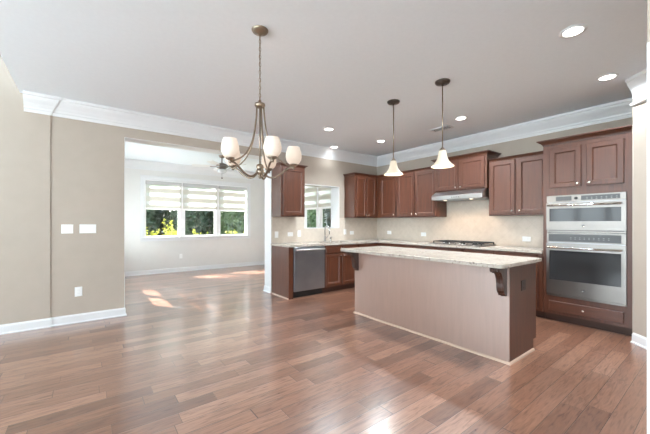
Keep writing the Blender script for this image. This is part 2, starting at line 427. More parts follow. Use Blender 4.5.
b = MB()
FH_ADDED = [(-5.3, -4.15, 0.5, 2.7), (-3.95, -2.8, 0.5, 2.7)]  # unseen window holes, added to throw light onto the island front
b.box((-2.8, YB-0.012, H), (-0.641, YB, HH)); b.box((-2.8, YB, H), (-0.5, YB2, HH))
b.box((-2.8, YB-0.012, 0), (-0.367, YB, H)); b.box((-2.8, YB, 0), (OPX0, YB2, H))
for x0_, x1_, z0_, z1_ in ((XL-0.2, -5.3, 0, HH), (-4.15, -3.95, 0, HH), (-5.3, -4.15, 0, 0.5), (-5.3, -4.15, 2.7, HH), (-3.95, -2.8, 0, 0.5), (-3.95, -2.8, 2.7, HH)):
    b.box((x0_, YB-0.012, z0_), (x1_, YB2, z1_))
b.box((OPX0, YB, OPZ), (OPX1, YB2, H))
b.box((OPX1, YB, 0), (PX0, YB2, H)); b.box((PX1, YB, 0), (XR+0.15, YB2, H))
b.box((PX0, YB, 0), (PX1, YB2, PZ0)); b.box((PX0, YB, PZ1), (PX1, YB2, H))
struct(b.build('wall_far', M['wall']))

b = MB()
b.box((XR, 0.0, 0), (XR+0.15, YB, H))
struct(b.build('wall_right', M['wall']))
# angled wall ending beside the oven cabinet, and the hall wall near the camera
cA = Vector((4.682, 0.668, 0)); dA = Vector((-1, -1, 0)).normalized(); nA = Vector((1, -1, 0)).normalized()
b = MB()
P = [cA, cA+dA*3.3, cA+dA*3.3+nA*0.12, cA+nA*0.12]
b.prism(P, (0,0,H))
b.box((4.72, 0.56, 0), (XR, 0.685, H))
struct(b.build('wall_angled', M['wall']))
b = MB(); b.box((2.15, YN, 0), (2.30, 0.26, H)); struct(b.build('wall_hall', M['wall']))

def wall_with_holes(F, u0, u1, v0, v1, t, holes):
    """wall slab in frame F (front at n=0) with rectangular openings, sorted by u"""
    m = MB(); x = u0
    for a, c, z0, z1 in sorted(holes):
        m.fbox(F, x, a, v0, v1, -t, 0)
        m.fbox(F, a, c, v0, z0, -t, 0); m.fbox(F, a, c, z1, v1, -t, 0); x = c
    m.fbox(F, x, u1, v0, v1, -t, 0); return m
# great-room left wall faces +x ; frame u = y
FLw = Fr((XL, 0, 0), (0, 1, 0), (1, 0, 0))
LH = [(1.1, 2.85, 0.5, 4.1), (2.95, 4.7, 0.5, 4.1), (-3.4, -1.65, 0.5, 4.1), (-1.55, 0.2, 0.5, 4.1)]
struct(wall_with_holes(FLw, YN-0.2, YB, 0, HH, 0.2, LH).build('wall_left', M['wall']))
FNw = Fr((0, YN, 0), (-1, 0, 0), (0, 1, 0))
NH = [(0.2, 1.55, 0.6, 2.8), (1.65, 3.0, 0.6, 2.8)]
struct(wall_with_holes(FNw, -2.3, -XL, 0, HH, 0.2, NH).build('wall_near', M['wall']))

# sunroom walls
W2X0, W2X1, WZ0, WZ1 = 1.13, 3.86, 0.915, 2.39
FS = FB(YS)
struct(wall_with_holes(FS, XSL-0.15, XSR+0.15, 0, H, 0.15, [(W2X0, W2X1, WZ0, WZ1)]).build('wall_sunroom_far', M['wall_sun']))
FSR = FR(XSR)
SRH = (-8.15, -5.56, WZ0, WZ1)      # u = -y
struct(wall_with_holes(FSR, -YS, -YB2, 0, H, 0.15, [SRH]).build('wall_sunroom_right', M['wall_sun']))
FSL = Fr((XSL, 0, 0), (0, 1, 0), (1, 0, 0))
SLH = (6.52, 8.33, WZ0, WZ1)
struct(wall_with_holes(FSL, YB2, YS, 0, H, 0.15, [SLH]).build('wall_sunroom_left', M['wall_sun']))

# ------------------------------------------------------------------ crown, baseboards, casings
CROWN = [(0,-0.215),(0.012,-0.215),(0.016,-0.180),(0.024,-0.172),(0.028,-0.150),(0.050,-0.110),(0.078,-0.070),(0.088,-0.050),(0.090,-0.036),(0.105,-0.030),(0.108,0),(0,0)]
def crown(m, a, b_, n, ma=0.0, mb=0.0, prof=CROWN, top=H):
    """crown along a->b, n out of the wall; ma, mb: how far the run grows with projection at each end (mitre)"""
    a = Vector((*a, 0)); b_ = Vector((*b_, 0)); n = Vector((*n, 0)).normalized(); d = (b_-a).normalized()
    A = [a+n*p-d*p*ma+Vector((0,0,top+z)) for p, z in prof]; B = [b_+n*p+d*p*mb+Vector((0,0,top+z)) for p, z in prof]
    m.loft(A, B)
b = MB()
crown(b, (-0.605, YB-0.012), (-0.367, YB-0.012), (0,-1), 0.0, 1)
crown(b, (-0.367, YB), (XR, YB), (0,-1), 0, -1)
crown(b, (-0.367, YB), (-0.367, YB-0.012), (1, 0), 0, 1)
struct(b.build('trim_1', M['white']))
b = MB(); crown(b, (XR, YB), (XR, 0.69), (-1,0), -1, 0); struct(b.build('trim_2', M['white']))
b = MB()
nF = -nA
PC = (cA.x, cA.y)
crown(b, (cA.x+0.0, cA.y), (cA.x+dA.x*2.8, cA.y+dA.y*2.8), (nF.x, nF.y), 0.3, 0, [(p*0.62, z) for p, z in CROWN])
CAP = [(0,-0.30),(0.012,-0.30),(0.03,-0.285),(0.034,-0.268),(0.02,-0.262),(0,-0.255)]
crown(b, (cA.x, cA.y), (cA.x+dA.x*2.8, cA.y+dA.y*2.8), (nF.x, nF.y), 0.414, 0, CAP)
struct(b.build('trim_3', M['white']))
b = MB()
crown(b, (XSL, YS), (XSR, YS), (0,-1), -1, -1); crown(b, (XSR, YS), (XSR, YB2), (-1,0), -1, 0); crown(b, (XSL, YB2), (XSL, YS), (1,0), 0, -1)
struct(b.build('trim_4', M['white']))

BB = [(0,0),(0.026,0),(0.026,0.010),(0.016,0.018),(0.014,0.09),(0.006,0.108),(0,0.110)]
def base(m, a, b_, n, ma=0.0, mb=0.0): crown(m, a, b_, n, ma, mb, BB, 0.0)
b = MB(); base(b, (XL, YB-0.012), (-0.367, YB-0.012), (0,-1), 0, 1); base(b, (-0.367, YB), (-0.367, YB-0.012), (1,0), 0, 1)
base(b, (-0.367, YB), (OPX0, YB), (0,-1), 0, 1); base(b, (OPX0, YB2), (OPX0, YB), (1,0), 0, 1)
struct(b.build('baseboard_far', M['white']))
b = MB(); base(b, (OPX1, YB), (OPX1, YB2), (-1,0), 0.0, 1); base(b, (OPX1, YB2), (XSR, YB2), (0,1), 0, -1)
struct(b.build('baseboard_opening', M['white']))
b = MB(); base(b, (XSL, YS), (XSR, YS), (0,-1), -1, -1); base(b, (XSR, YB2), (XSR, YS), (-1,0), -1, -1); base(b, (XSL, YB2), (XSL, YS), (1,0), 0, -1)
struct(b.build('baseboard_sunroom', M['white']))
b = MB(); base(b, (cA.x, cA.y), (cA.x+dA.x*2.7, cA.y+dA.y*2.7), (nF.x, nF.y), 0.414, 0)
struct(b.build('baseboard_angled', M['white']))
b = MB(); base(b, (2.15, YN), (2.15, 0.26), (-1,0), 0, 1); base(b, (2.15, 0.26), (2.30, 0.26), (0,1), 1, 0)
struct(b.build('baseboard_hall', M['white']))
b = MB(); base(b, (XL, YN), (XL, YB), (1,0), 0, 0); struct(b.build('baseboard_left', M['white']))

# jamb lining of the wide opening's right end (white painted) and of the pass-through
b = MB(); b.box((PX1, YB-0.006, PZ0-0.0), (PX1+0.012, YB2+0.006, PZ1)); 
b.box((PX1-0.008, YB-0.004, PZ0), (PX1+0.001, YB2+0.004, PZ1))
b.box((PX0, YB-0.004, PZ0-0.004), (PX1, YB2+0.004, PZ0+0.010))
b.box((PX0, YB-0.004, PZ1-0.010), (PX1, YB2+0.004, PZ1+0.004))
b.box((PX0-0.001, YB-0.004, PZ0), (PX0+0.008, YB2+0.004, PZ1))
struct(b.build('trim_5', M['white']))
b = MB(); b.box((OPX0+0.001, YB+0.001, OPZ-0.006), (OPX1-0.001, YB2-0.001, OPZ-0.0005)); b.box((OPX1-0.006, YB+0.001, 0.111), (OPX1-0.0005, YB2-0.001, OPZ-0.007)); b.box((OPX0+0.0005, YB+0.001, 0.111), (OPX0+0.006, YB2-0.001, OPZ-0.007))
struct(b.build('trim_7', M['white']))
# near hall casing
b = MB(); b.box((2.135, 0.19, 0.11), (2.15, 0.26, 2.15)); struct(b.build('trim_6', M['white']))

# ------------------------------------------------------------------ windows and shades
def window(idx, F, u0, u1, v0, v1, npanes, t, casing=0.085, rail=True, inner=True):
    fr = MB(); gap = 0.14
    # frame lining the hole
    e = 0.03
    fr.fbox(F, u0, u0+e, v0, v1, -t, 0.0); fr.fbox(F, u1-e, u1, v0, v1, -t, 0.0)
    fr.fbox(F, u0+e, u1-e, v0, v0+e, -t, 0.0); fr.fbox(F, u0+e, u1-e, v1-e, v1, -t, 0.0)
    pw = (u1-u0-gap*(npanes-1))/npanes; panes = []
    for k in range(npanes):
        a = u0+k*(pw+gap); panes.append((a, a+pw))
        if k: fr.fbox(F, a-gap, a, v0+e, v1-e, -t*0.75, -0.02)
    # casing on the room side
    cs = MB(); c = casing
    if inner:
        cs.fbox(F, u0-c, u0+0.006, v0-c, v1+c, 0, 0.018); cs.fbox(F, u1-0.006, u1+c, v0-c, v1+c, 0, 0.018)
        cs.fbox(F, u0+0.006, u1-0.006, v1-0.006, v1+c, 0, 0.018); cs.fbox(F, u0+0.006, u1-0.006, v0-c, v0+0.006, 0, 0.018)
        cs.fbox(F, u0-c-0.01, u1+c+0.01, v1+c, v1+c+0.015, 0, 0.03); cs.fbox(F, u0-c-0.01, u1+c+0.01, v0-0.014, v0+0.012, 0.018, 0.045)
    w = fr.build('window_%d' % idx, M['vinyl']); struct(w); ORG[w.name] = Vector((0,0,0))
    if inner: cs.build('window_casing', M['white'], w)
    for a, c_ in panes:
        s = MB(); q = 0.020; vm = (v0+v1)/2
        for lo, hi, n0 in ((v0+e, vm+0.015, -t*0.55), (vm-0.015, v1-e, -t*0.72)):
            aa, cc = (a+(e if a == u0 else 0)), (c_-(e if abs(c_-u1) < 1e-6 else 0))
            s.fbox(F, aa, aa+q, lo, hi, n0-0.02, n0); s.fbox(F, cc-q, cc, lo, hi, n0-0.02, n0)
            s.fbox(F, aa+q, cc-q, lo, lo+q, n0-0.02, n0); s.fbox(F, aa+q, cc-q, hi-q, hi, n0-0.02, n0)
        so = s.build('sash', M['vinyl'], w)
        g = MB(); g.fbox(F, aa+q, cc-q, v0+e+q, vm-q, -t*0.55-0.013, -t*0.55-0.008); g.fbox(F, aa+q, cc-q, vm+q, v1-e-q, -t*0.72-0.013, -t*0.72-0.008)
        g.build('pane', M['glass'], so)
    return w, panes
def shade(F, u0, u1, vt, vb, n, label, group):
    loc = F.p((u0+u1)/2, vb, n)
    t = thing('zebra_shade', label, 'window shade', loc, group)
    h = MB(); h.fbox(F, u0, u1, vt-0.085, vt, n-0.03, n+0.035); h.build('headrail', M['cassette'], t, 0.006)
    f = MB(); v = vt-0.085; k = 0
    while v > vb+0.03:
        hgt = 0.088 if k % 2 == 0 else 0.128
        lo = max(v-hgt, vb+0.02)
        f.add([F.p(u0+0.006,lo,n), F.p(u1-0.006,lo,n), F.p(u1-0.006,v,n), F.p(u0+0.006,v,n)], [(0,1,2,3)], 1 if k % 2 == 0 else 0)
        v = lo; k += 1
        if lo <= vb+0.021: break
    f.build('fabric', [M['band'], M['sheer']], t)
    r = MB(); r.fbox(F, u0+0.004, u1-0.004, vb, vb+0.026, n-0.008, n+0.010); r.build('bottom_rail', M['vinyl'], t, 0.003)
    return t
M['cassette'] = mat('shade_cassette_grey', (0.50, 0.49, 0.49), 0.5)

w, panes = window(1, FS, W2X0, W2X1, WZ0, WZ1, 3, 0.15)
for (a, c), wd in zip(panes, ('left', 'middle', 'right')):
    shade(FS, a-0.055 if a > W2X0 else a+0.032, c+0.055 if c < W2X1-0.01 else c-0.032, WZ1-0.03, 1.655, -0.012, 'striped zebra window shade half drawn on the %s pane of the three-part sunroom window' % wd, 'zebra shades on the wide sunroom window')
w, panes = window(2, FSR, SRH[0], SRH[1], WZ0, WZ1, 4, 0.15)
for k, (a, c) in enumerate(panes):
    if k in (0, 1): continue
    shade(FSR, a-0.045, c+0.045 if k < 3 else c-0.032, WZ1-0.03, 1.65, -0.012,
          'zebra window shade seen through the pass-through above the sink, %s the white cord gap' % ('left of' if k == 2 else 'right of'), 'zebra shades seen through the pass-through')
w, panes = window(3, FSL, SLH[0], SLH[1], WZ0, WZ1, 2, 0.15)
for k, (a, c) in enumerate(panes):
    shade(FSL, a-0.055 if k else a+0.032, c+0.055 if not k else c-0.032, WZ1-0.08, 1.33, -0.012,
          'zebra shade on the sunroom left wall window, hidden beside the opening', 'zebra shades on the sunroom left wall')
for k, hh in enumerate(LH): window(4+k, FLw, *hh, 2, 0.2)
for k, hh in enumerate(FH_ADDED): window(10+k, FB(YB-0.012), *hh, 2, 0.3)  # added windows, out of view, for the light on the island
for k, hh in enumerate(NH): window(8+k, FNw, *hh, 1, 0.2)


# ------------------------------------------------------------------ cabinet helpers
def ringstack(m, sections, mi=0):
    """sections: lists of equal point count, stacked into a closed solid"""
    n = len(sections[0]); P = [p for sct in sections for p in sct]
    fs = [tuple(range(n))[::-1]]
    for k in range(len(sections)-1):
        for j in range(n): fs.append((k*n+j, k*n+(j+1)%n, (k+1)*n+(j+1)%n, (k+1)*n+j))
    e = (len(sections)-1)*n; fs.append(tuple(range(e, e+n)))
    m.add(P, fs, mi)
def cab_crown(F, u0, u1, nb, nf, v0, h, p, L, R):
    m = MB(); S = []
    for o, v in ((0.0, 0), (0.006, 0.002), (0.008, 0.012*h/0.06), (p*0.35, h*0.45), (p*0.8, h*0.75), (p, h*0.82), (p, h)):
        S.append([F.p(u0-o*L, v0+v, nb), F.p(u1+o*R, v0+v, nb), F.p(u1+o*R, v0+v, nf+o), F.p(u0-o*L, v0+v, nf+o)])
    ringstack(m, S); return m
def panel_door(F, u0, u1, v0, v1, n0, st=0.055):
    m = MB(); w = min(st, (u1-u0)*0.3)
    m.nest(F, u0, u1, v0, v1, [(0, n0), (0, n0+0.016), (0.004, n0+0.020), (w, n0+0.020), (w+0.004, n0+0.016), (w+0.012, n0+0.009)])
    return m
def slab_front(F, u0, u1, v0, v1, n0):
    m = MB(); m.nest(F, u0, u1, v0, v1, [(0, n0), (0, n0+0.014), (0.006, n0+0.020)]); return m
def knob(F, u, v, n, parent):
    m = MB(); m.lathe([(0.006,0),(0.005,0.012),(0.013,0.018),(0.0155,0.024),(0.012,0.030),(0.003,0.032)], F.p(u,v,n), 14, axis=F.N)
    m.build('knob', M['chrome_satin'], parent)
M['chrome_satin'] = mat('satin_nickel_knob', (0.75, 0.72, 0.68), 0.25, 1.0)
EPS = 0.0015

def wall_cabinet(F, u0, u1, v0, v1, depth, doors, knobs, label, crown_=(0.045, 0.045, 0, 0), group=None, sidemat=None, name='wall_cabinet'):
    """F front plane at n=0 = face frame; doors: (u0,u1,v0,v1)"""
    loc = F.p((u0+u1)/2, v0, -depth/2)
    t = thing(name, label, 'cabinet', loc, group)
    b = MB(); b.fbox(F, u0+EPS, u1-EPS, v0, v1, -depth+EPS, 0)
    b.build('carcass', sidemat or M['cherry'], t, 0.002)
    for i, d in enumerate(doors):
        o = panel_door(F, *d, 0.001).build('door', M['cherry'], t)
        if knobs[i]: knob(F, knobs[i][0], knobs[i][1], 0.020, o)
    h, p, L, R = crown_
    if h: cab_crown(F, u0+EPS, u1-EPS, -depth+EPS, 0, v1+0.0005, h, p, L, R).build('crown', M['cherry'], t)
    return t

UF = 5.145   # upper face plane on the range wall
FU = FR(UF); dU = XR-UF
FUB = FB(4.837); dUB = YB-4.837
CR = (0.045, 0.04)
# far wall uppers
wall_cabinet(FUB, 2.70, 3.206, 1.405, 2.30, dUB, [(2.735, 3.18, 1.43, 2.28)], [None],
             'cherry wall cabinet alone between the wide opening and the pass-through', (0.045, 0.045, 1, 1))
wall_cabinet(FUB, 4.455, UF, 1.405, 2.30, dUB, [(4.50, 4.785, 1.43, 2.28), (4.80, 5.085, 1.43, 2.28)], [(4.755, 1.465), (4.83, 1.465)],
             'two-door cherry wall cabinet on the far wall, right of the pass-through at the corner', (0.045, 0.04, 1, 0))
# range wall uppers (u = -y)
wall_cabinet(FU, -4.835, -4.296, 1.405, 2.30, dU, [(-4.745, -4.315, 1.43, 2.28)], [(-4.35, 1.465)],
             'single-door cherry wall cabinet on the range wall, tucked into the kitchen corner', (0.045, 0.04, 0, 0))
wall_cabinet(FU, -4.294, -3.352, 1.405, 2.30, dU, [(-4.275, -3.845, 1.43, 2.28), (-3.82, -3.375, 1.43, 2.28)], [(-3.885, 1.465), (-3.78, 1.465)],
             'two-door tall wall cabinet directly left of the range hood', (0.045, 0.04, 0, 0), sidemat=M['cherry'])
FH = FR(5.09)
wall_cabinet(FH, -3.350, -2.415, 1.85, 2.385, XR-5.09, [(-3.325, -2.90, 1.875, 2.365), (-2.875, -2.445, 1.875, 2.365)], [(-2.935, 1.905), (-2.84, 1.905)],
             'short raised two-door wall cabinet right above the range hood', (0.06, 0.055, 1, 1))
wall_cabinet(FU, -2.412, -1.571, 1.405, 2.267, dU, [(-2.39, -2.02, 1.43, 2.25), (-1.985, -1.60, 1.43, 2.25)], [(-2.055, 1.475), (-1.95, 1.475)],
             'two-door wall cabinet between the range hood and the double oven', (0.041, 0.04, 0, 0))

# range hood
t = thing('range_hood', 'stainless under-cabinet range hood over the gas cooktop, lamp lit', 'range hood', (5.2, -(-2.88), 1.69))
m = MB()
P = [(XR-0.012, 1.70), (4.955, 1.70), (4.950, 1.765), (5.07, 1.845), (XR-0.012, 1.845)]
m.prism([(x, 3.335, z) for x, z in P], (0, -0.905, 0)); m.build('canopy', M['hood_steel'], t, 0.003)
m = MB(); m.box((4.99, 2.47, 1.692), (5.43, 3.30, 1.6995)); m.build('filter_panel', M['steel_dark'], t)
m = MB(); m.lathe([(0.028, -0.006), (0.028, 0)], (5.05, 3.12, 1.6915), 16); m.build('lamp_lens', M['hoodlamp'], t)
m = MB(); m.lathe([(0.028, -0.006), (0.028, 0)], (5.05, 2.65, 1.6915), 16); m.build('lamp_lens', M['hoodlamp'], t)
for y in (2.82, 2.86, 2.90, 2.94):
    m = MB(); m.lathe([(0.007, 0), (0.007, 0.006)], (4.956, y, 1.73), 10, axis=(-1,0,0.0)); m.build('button', M['black'], t)
for y in (3.12, 2.65):
    ld = bpy.data.lights.new('hood_lamp', 'SPOT'); ld.energy = 9; ld.color = (1.0, 0.72, 0.5); ld.spot_size = rad(150); ld.spot_blend = 0.6; ld.shadow_soft_size = 0.03
    o = bpy.data.objects.new('hood_lamp', ld); C.objects.link(o); o.location = (5.05, y, 1.678); o.rotation_euler = (0, 0, 0)

# ------------------------------------------------------------------ oven tower
TX = 4.865; FT = FR(TX); TY0, TY1 = 0.697, 1.568
t = thing('oven_cabinet', 'tall cherry cabinet tower holding the microwave and wall oven', 'cabinet', (5.15, 1.15, 0))
m = MB(); u0, u1 = -TY1+EPS, -TY0-EPS; a0, a1 = -1.508, -0.762
# carcass with an appliance bay
m.fbox(FT, u0, u1, 1.645, 2.31, -(XR-TX)+EPS, 0)
m.fbox(FT, u0, a0-0.002, 0.10, 1.645, -(XR-TX)+EPS, 0); m.fbox(FT, a1+0.002, u1, 0.10, 1.645, -(XR-TX)+EPS, 0)
m.fbox(FT, a0-0.002, a1+0.002, 0.10, 0.338, -(XR-TX)+EPS, 0)
m.build('carcass', M['cherry'], t)
for d, kn in (((-1.490, -1.160, 1.745, 2.255), (-1.192, 1.78)), ((-1.108, -0.772, 1.745, 2.255), (-1.076, 1.78))):
    o = panel_door(FT, *d, 0.001).build('door', M['cherry'], t); knob(FT, kn[0], kn[1], 0.020, o)
o = slab_front(FT, -1.50, -0.772, 0.142, 0.272, 0.001).build('drawer', M['cherry_h'], t); knob(FT, -1.138, 0.207, 0.020, o)
cab_crown(FT, u0, u1, -(XR-TX)+EPS, 0, 2.3105, 0.07, 0.06, 1, 0).build('crown', M['cherry'], t)
m = MB(); m.fbox(FT, u0, u1, 0.0, 0.0995, -(XR-TX)+EPS, -0.075); m.build('toe_kick', M['toe'], t)

def oven(name, label, cat, v0, v1, ctrl_h, glass, handle_v, badge_v, micro):
    F = FT; u0, u1 = a0, a1
    t = thing(name, label, cat, F.p((u0+u1)/2, v0, -0.25))
    m = MB(); m.fbox(F, u0+0.002, u1-0.002, v0, v1, -0.50, 0.0005); m.build('body', M['steel_dark'], t)
    m = MB(); m.fbox(F, u0-0.012, u1+0.012, v1-ctrl_h, v1, 0.001, 0.022); o = m.build('control_panel', M['steel'], t, 0.003)
    m = MB()
    if micro:
        m.fbox(F, u0+0.09, u0+0.255, v1-ctrl_h+0.018, v1-0.016, 0.022, 0.024); m.fbox(F, u0+0.35, u1-0.04, v1-ctrl_h+0.018, v1-0.016, 0.022, 0.024)
    else: m.fbox(F, u0+0.012, u1-0.03, v1-ctrl_h+0.014, v1-0.016, 0.022, 0.024)
    d_ = m.build('display', M['display'], o)
    k0 = u0+(0.40 if micro else 0.24)
    for i in range(7 if micro else 9):
        for j in range(2):
            a = k0+0.045*i; z = v1-ctrl_h/2-0.006+0.018*(j-0.5); m = MB(); m.fbox(F, a, a+0.014, z-0.0025, z+0.0025, 0.024, 0.0245); m.build('button', M['mark'], o)
    if micro:
        m = MB(); m.lathe([(0.017,0),(0.017,0.012),(0.013,0.020)], F.p(u0+0.30, v1-ctrl_h/2, 0.022), 18, axis=F.N); m.build('dial', M['black'], o)
    dv1 = v1-ctrl_h-0.006
    m = MB(); g0, g1 = glass
    # door as a frame around the glass
    m.fbox(F, u0-0.012, u0+0.022, v0+0.03, dv1, 0.001, 0.034); m.fbox(F, u1-0.030, u1+0.012, v0+0.03, dv1, 0.001, 0.034)
    m.fbox(F, u0+0.022, u1-0.030, v0+0.03, g0, 0.001, 0.034); m.fbox(F, u0+0.022, u1-0.030, g1, dv1, 0.001, 0.034)
    o = m.build('door', M['steel'], t)
    m = MB(); m.fbox(F, u0+0.022, u1-0.030, g0, g1, 0.012, 0.030); m.build('window', M['blackglass'], o)
    hd = MB(); hz = handle_v
    hd.tube([F.p(u0+0.01, hz, 0.078), F.p(u1-0.02, hz, 0.078)], 0.013, 14)
    for u in (u0+0.045, u1-0.055): hd.fbox(F, u-0.012, u+0.012, hz-0.009, hz+0.009, 0.034, 0.072)
    hd.build('handle', M['chrome'], o)
    m = MB(); m.lathe([(0.016,0),(0.016,0.003),(0.013,0.004)], F.p((u0+u1)/2, badge_v, 0.034), 20, axis=F.N); bd = m.build('badge', M['blackglass'], o)
    m = MB()
    m.tube([F.p((u0+u1)/2+0.012*math.cos(q*math.pi/10), badge_v+0.012*math.sin(q*math.pi/10), 0.0385) for q in range(20)], 0.0012, 6, closed=True)
    m.tube([F.p((u0+u1)/2-0.005+0.004*math.cos(q), badge_v+0.001+0.005*math.sin(q), 0.0385) for q in [x*0.5 for x in range(12)]], 0.0009, 5)
    m.tube([F.p((u0+u1)/2+0.005+0.004*math.cos(q), badge_v-0.001+0.005*math.sin(q), 0.0385) for q in [x*0.5 for x in range(12)]], 0.0009, 5)
    m.build('emblem', M['chrome'], bd)
    m = MB(); m.fbox(F, u0-0.012, u1+0.012, v0, v0+0.024, 0.001, 0.018)
    o = m.build('lower_trim', M['steel'], t, 0.002)
    m = MB(); m.fbox(F, u0+0.01, u1-0.01, v0+0.0242, v0+0.0295, 0.001, 0.012); m.build('vent_gap', M['black'], t)
    return t
oven('microwave_oven', 'stainless built-in microwave above the wall oven in the tower', 'microwave', 1.168, 1.642, 0.088, (1.31, 1.475), 1.515, 1.255, True)
oven('wall_oven', 'large stainless wall oven below the microwave in the tower', 'oven', 0.340, 1.164, 0.125, (0.555, 0.935), 0.975, 0.455, False)

# ------------------------------------------------------------------ base cabinets
BX = 4.865; FBR = FR(BX); BY = 4.557; FBB = FB(BY); TOP = 0.878
def base_cabinet(F, u0, u1, depth, fronts, label, name='base_cabinet', toe=True, group=None, toe_u=None):
    t = thing(name, label, 'cabinet', F.p((u0+u1)/2, 0, -depth/2), group)
    m = MB()
    if name == 'sink_base_cabinet':
        m.fbox(F, u0+EPS, u1-EPS, 0.10, 0.685, -depth+EPS, 0); m.fbox(F, u0+EPS, u1-EPS, 0.685, TOP, -0.02, 0)
        m.fbox(F, u0+EPS, u0+0.02, 0.685, TOP, -depth+EPS, -0.02); m.fbox(F, u1-0.02, u1-EPS, 0.685, TOP, -depth+EPS, -0.02)
    else: m.fbox(F, u0+EPS, u1-EPS, 0.10, TOP, -depth+EPS, 0)
    m.build('carcass', M['cherry'], t)
    for kind, a, c, lo, hi, ks in fronts:
        if kind == 'door': o = panel_door(F, a, c, lo, hi, 0.001).build('door', M['cherry'], t)
        else: o = slab_front(F, a, c, lo, hi, 0.001).build('drawer' if kind == 'drawer' else 'false_drawer_front', M['cherry_h'], t)
        for k in ks: knob(F, k[0], k[1], 0.020, o)
    m = MB(); a, c = toe_u or (u0+EPS, u1-EPS); m.fbox(F, a, c, 0, 0.0995, -depth+EPS, -0.075); m.build('toe_kick', M['toe'], t)
    return t
# end panel beside the dishwasher
t = thing('cabinet_end_panel', 'cherry end panel closing the left side of the dishwasher at the opening', 'cabinet panel', (2.74, 4.86, 0))
m = MB(); m.box((2.696, BY, 0.0), (2.785, YB-EPS, TOP)); m.build('panel', M['cherry'], t)
m = MB(); m.prism([(2.696,BY,0),(2.680,BY,0),(2.683,BY,0.012),(2.696,BY,0.018)], (0, YB-BY-0.03, 0)); m.build('shoe_moulding', M['shoe'], t)
base_cabinet(FBB, 3.447, 4.262, YB-BY, [('false', 3.47, 3.845, 0.735, 0.862, []), ('false', 3.865, 4.24, 0.735, 0.862, []),
    ('door', 3.47, 3.845, 0.125, 0.712, [(3.815, 0.675)]), ('door', 3.865, 4.24, 0.125, 0.712, [(3.897, 0.675)])],
    'two-door cherry sink base cabinet right of the dishwasher', 'sink_base_cabinet')
# corner unit, L shaped
t = thing('corner_base_cabinet', 'cherry corner base cabinet where the sink run meets the range wall', 'cabinet', (5.0, 4.8, 0))
m = MB(); m.prism([(4.265,BY,0.10),(BX,BY,0.10),(BX,4.245,0.10),(XR-EPS,4.245,0.10),(XR-EPS,YB-EPS,0.10),(4.265,YB-EPS,0.10)], (0,0,TOP-0.10)); m.build('carcass', M['cherry'], t)
panel_door(FBB, 4.30, 4.80, 0.125, 0.862, 0.001).build('door', M['cherry'], t)
m = MB(); m.prism([(4.265,BY+0.075,0),(BX+0.075,BY+0.075,0),(BX+0.075,4.245,0),(XR-EPS,4.245,0),(XR-EPS,YB-EPS,0),(4.265,YB-EPS,0)], (0,0,0.0995)); m.build('toe_kick', M['toe'], t)
def stack(a, c, kk=True, pots=False):
    mid = (a+c)/2; L = [('drawer', a+0.02, c-0.02, 0.735, 0.862, [(mid, 0.80)] if kk else [])]
    L.append(('drawer', a+0.02, c-0.02, 0.435, 0.715, [(mid, 0.66)])); L.append(('drawer', a+0.02, c-0.02, 0.125, 0.415, [(mid, 0.36)])); return L
base_cabinet(FBR, -4.243, -3.620, XR-BX, stack(-4.243, -3.620), 'base drawer cabinet on the range wall nearest the kitchen corner')
base_cabinet(FBR, -3.618, -3.162, XR-BX, stack(-3.618, -3.162), 'base drawer cabinet on the range wall left of the cooktop middle')
base_cabinet(FBR, -3.160, -2.682, XR-BX, [('false', -3.14, -2.70, 0.735, 0.862, []), ('door', -3.14, -2.93, 0.125, 0.715, [(-2.955, 0.68)]), ('door', -2.91, -2.70, 0.125, 0.715, [(-2.885, 0.68)])],
             'base cabinet under the middle of the cooktop')
base_cabinet(FBR, -2.680, -2.202, XR-BX, stack(-2.680, -2.202), 'base drawer cabinet under the right end of the cooktop')
base_cabinet(FBR, -2.200, -1.571, XR-BX, [('drawer', -2.18, -1.625, 0.765, 0.862, []), ('door', -2.18, -1.915, 0.125, 0.745, [(-2.15, 0.19)]), ('door', -1.895, -1.625, 0.125, 0.745, [(-1.655, 0.185)])],
             'base cabinet beside the oven tower, seen past the island end')

# dishwasher
t = thing('dishwasher', 'dark stainless dishwasher left of the sink cabinet', 'dishwasher', (3.115, 4.85, 0))
m = MB(); m.box((2.790, BY+0.03, 0.10), (3.442, YB-0.05, 0.872)); m.build('tub', M['black'], t)
m = MB(); m.fbox(FBB, 2.795, 3.440, 0.115, 0.868, -0.029, 0.020); d_ = m.build('door', M['steel_dark'], t, 0.004)
m = MB(); m.fbox(FBB, 2.81, 3.425, 0.812, 0.838, 0.045, 0.064); m.fbox(FBB, 2.84, 2.865, 0.815, 0.835, 0.020, 0.045); m.fbox(FBB, 3.37, 3.395, 0.815, 0.835, 0.020, 0.045); m.build('handle', M['handle_steel'], d_, 0.004)
m = MB(); m.fbox(FBB, 2.795, 3.440, 0.868, 0.876, -0.029, 0.015); m.build('control_strip', M['black'], t)
m = MB(); m.box((2.790, BY+0.06, 0.0), (3.442, YB-0.05, 0.099)); m.build('toe_panel', M['black'], t)

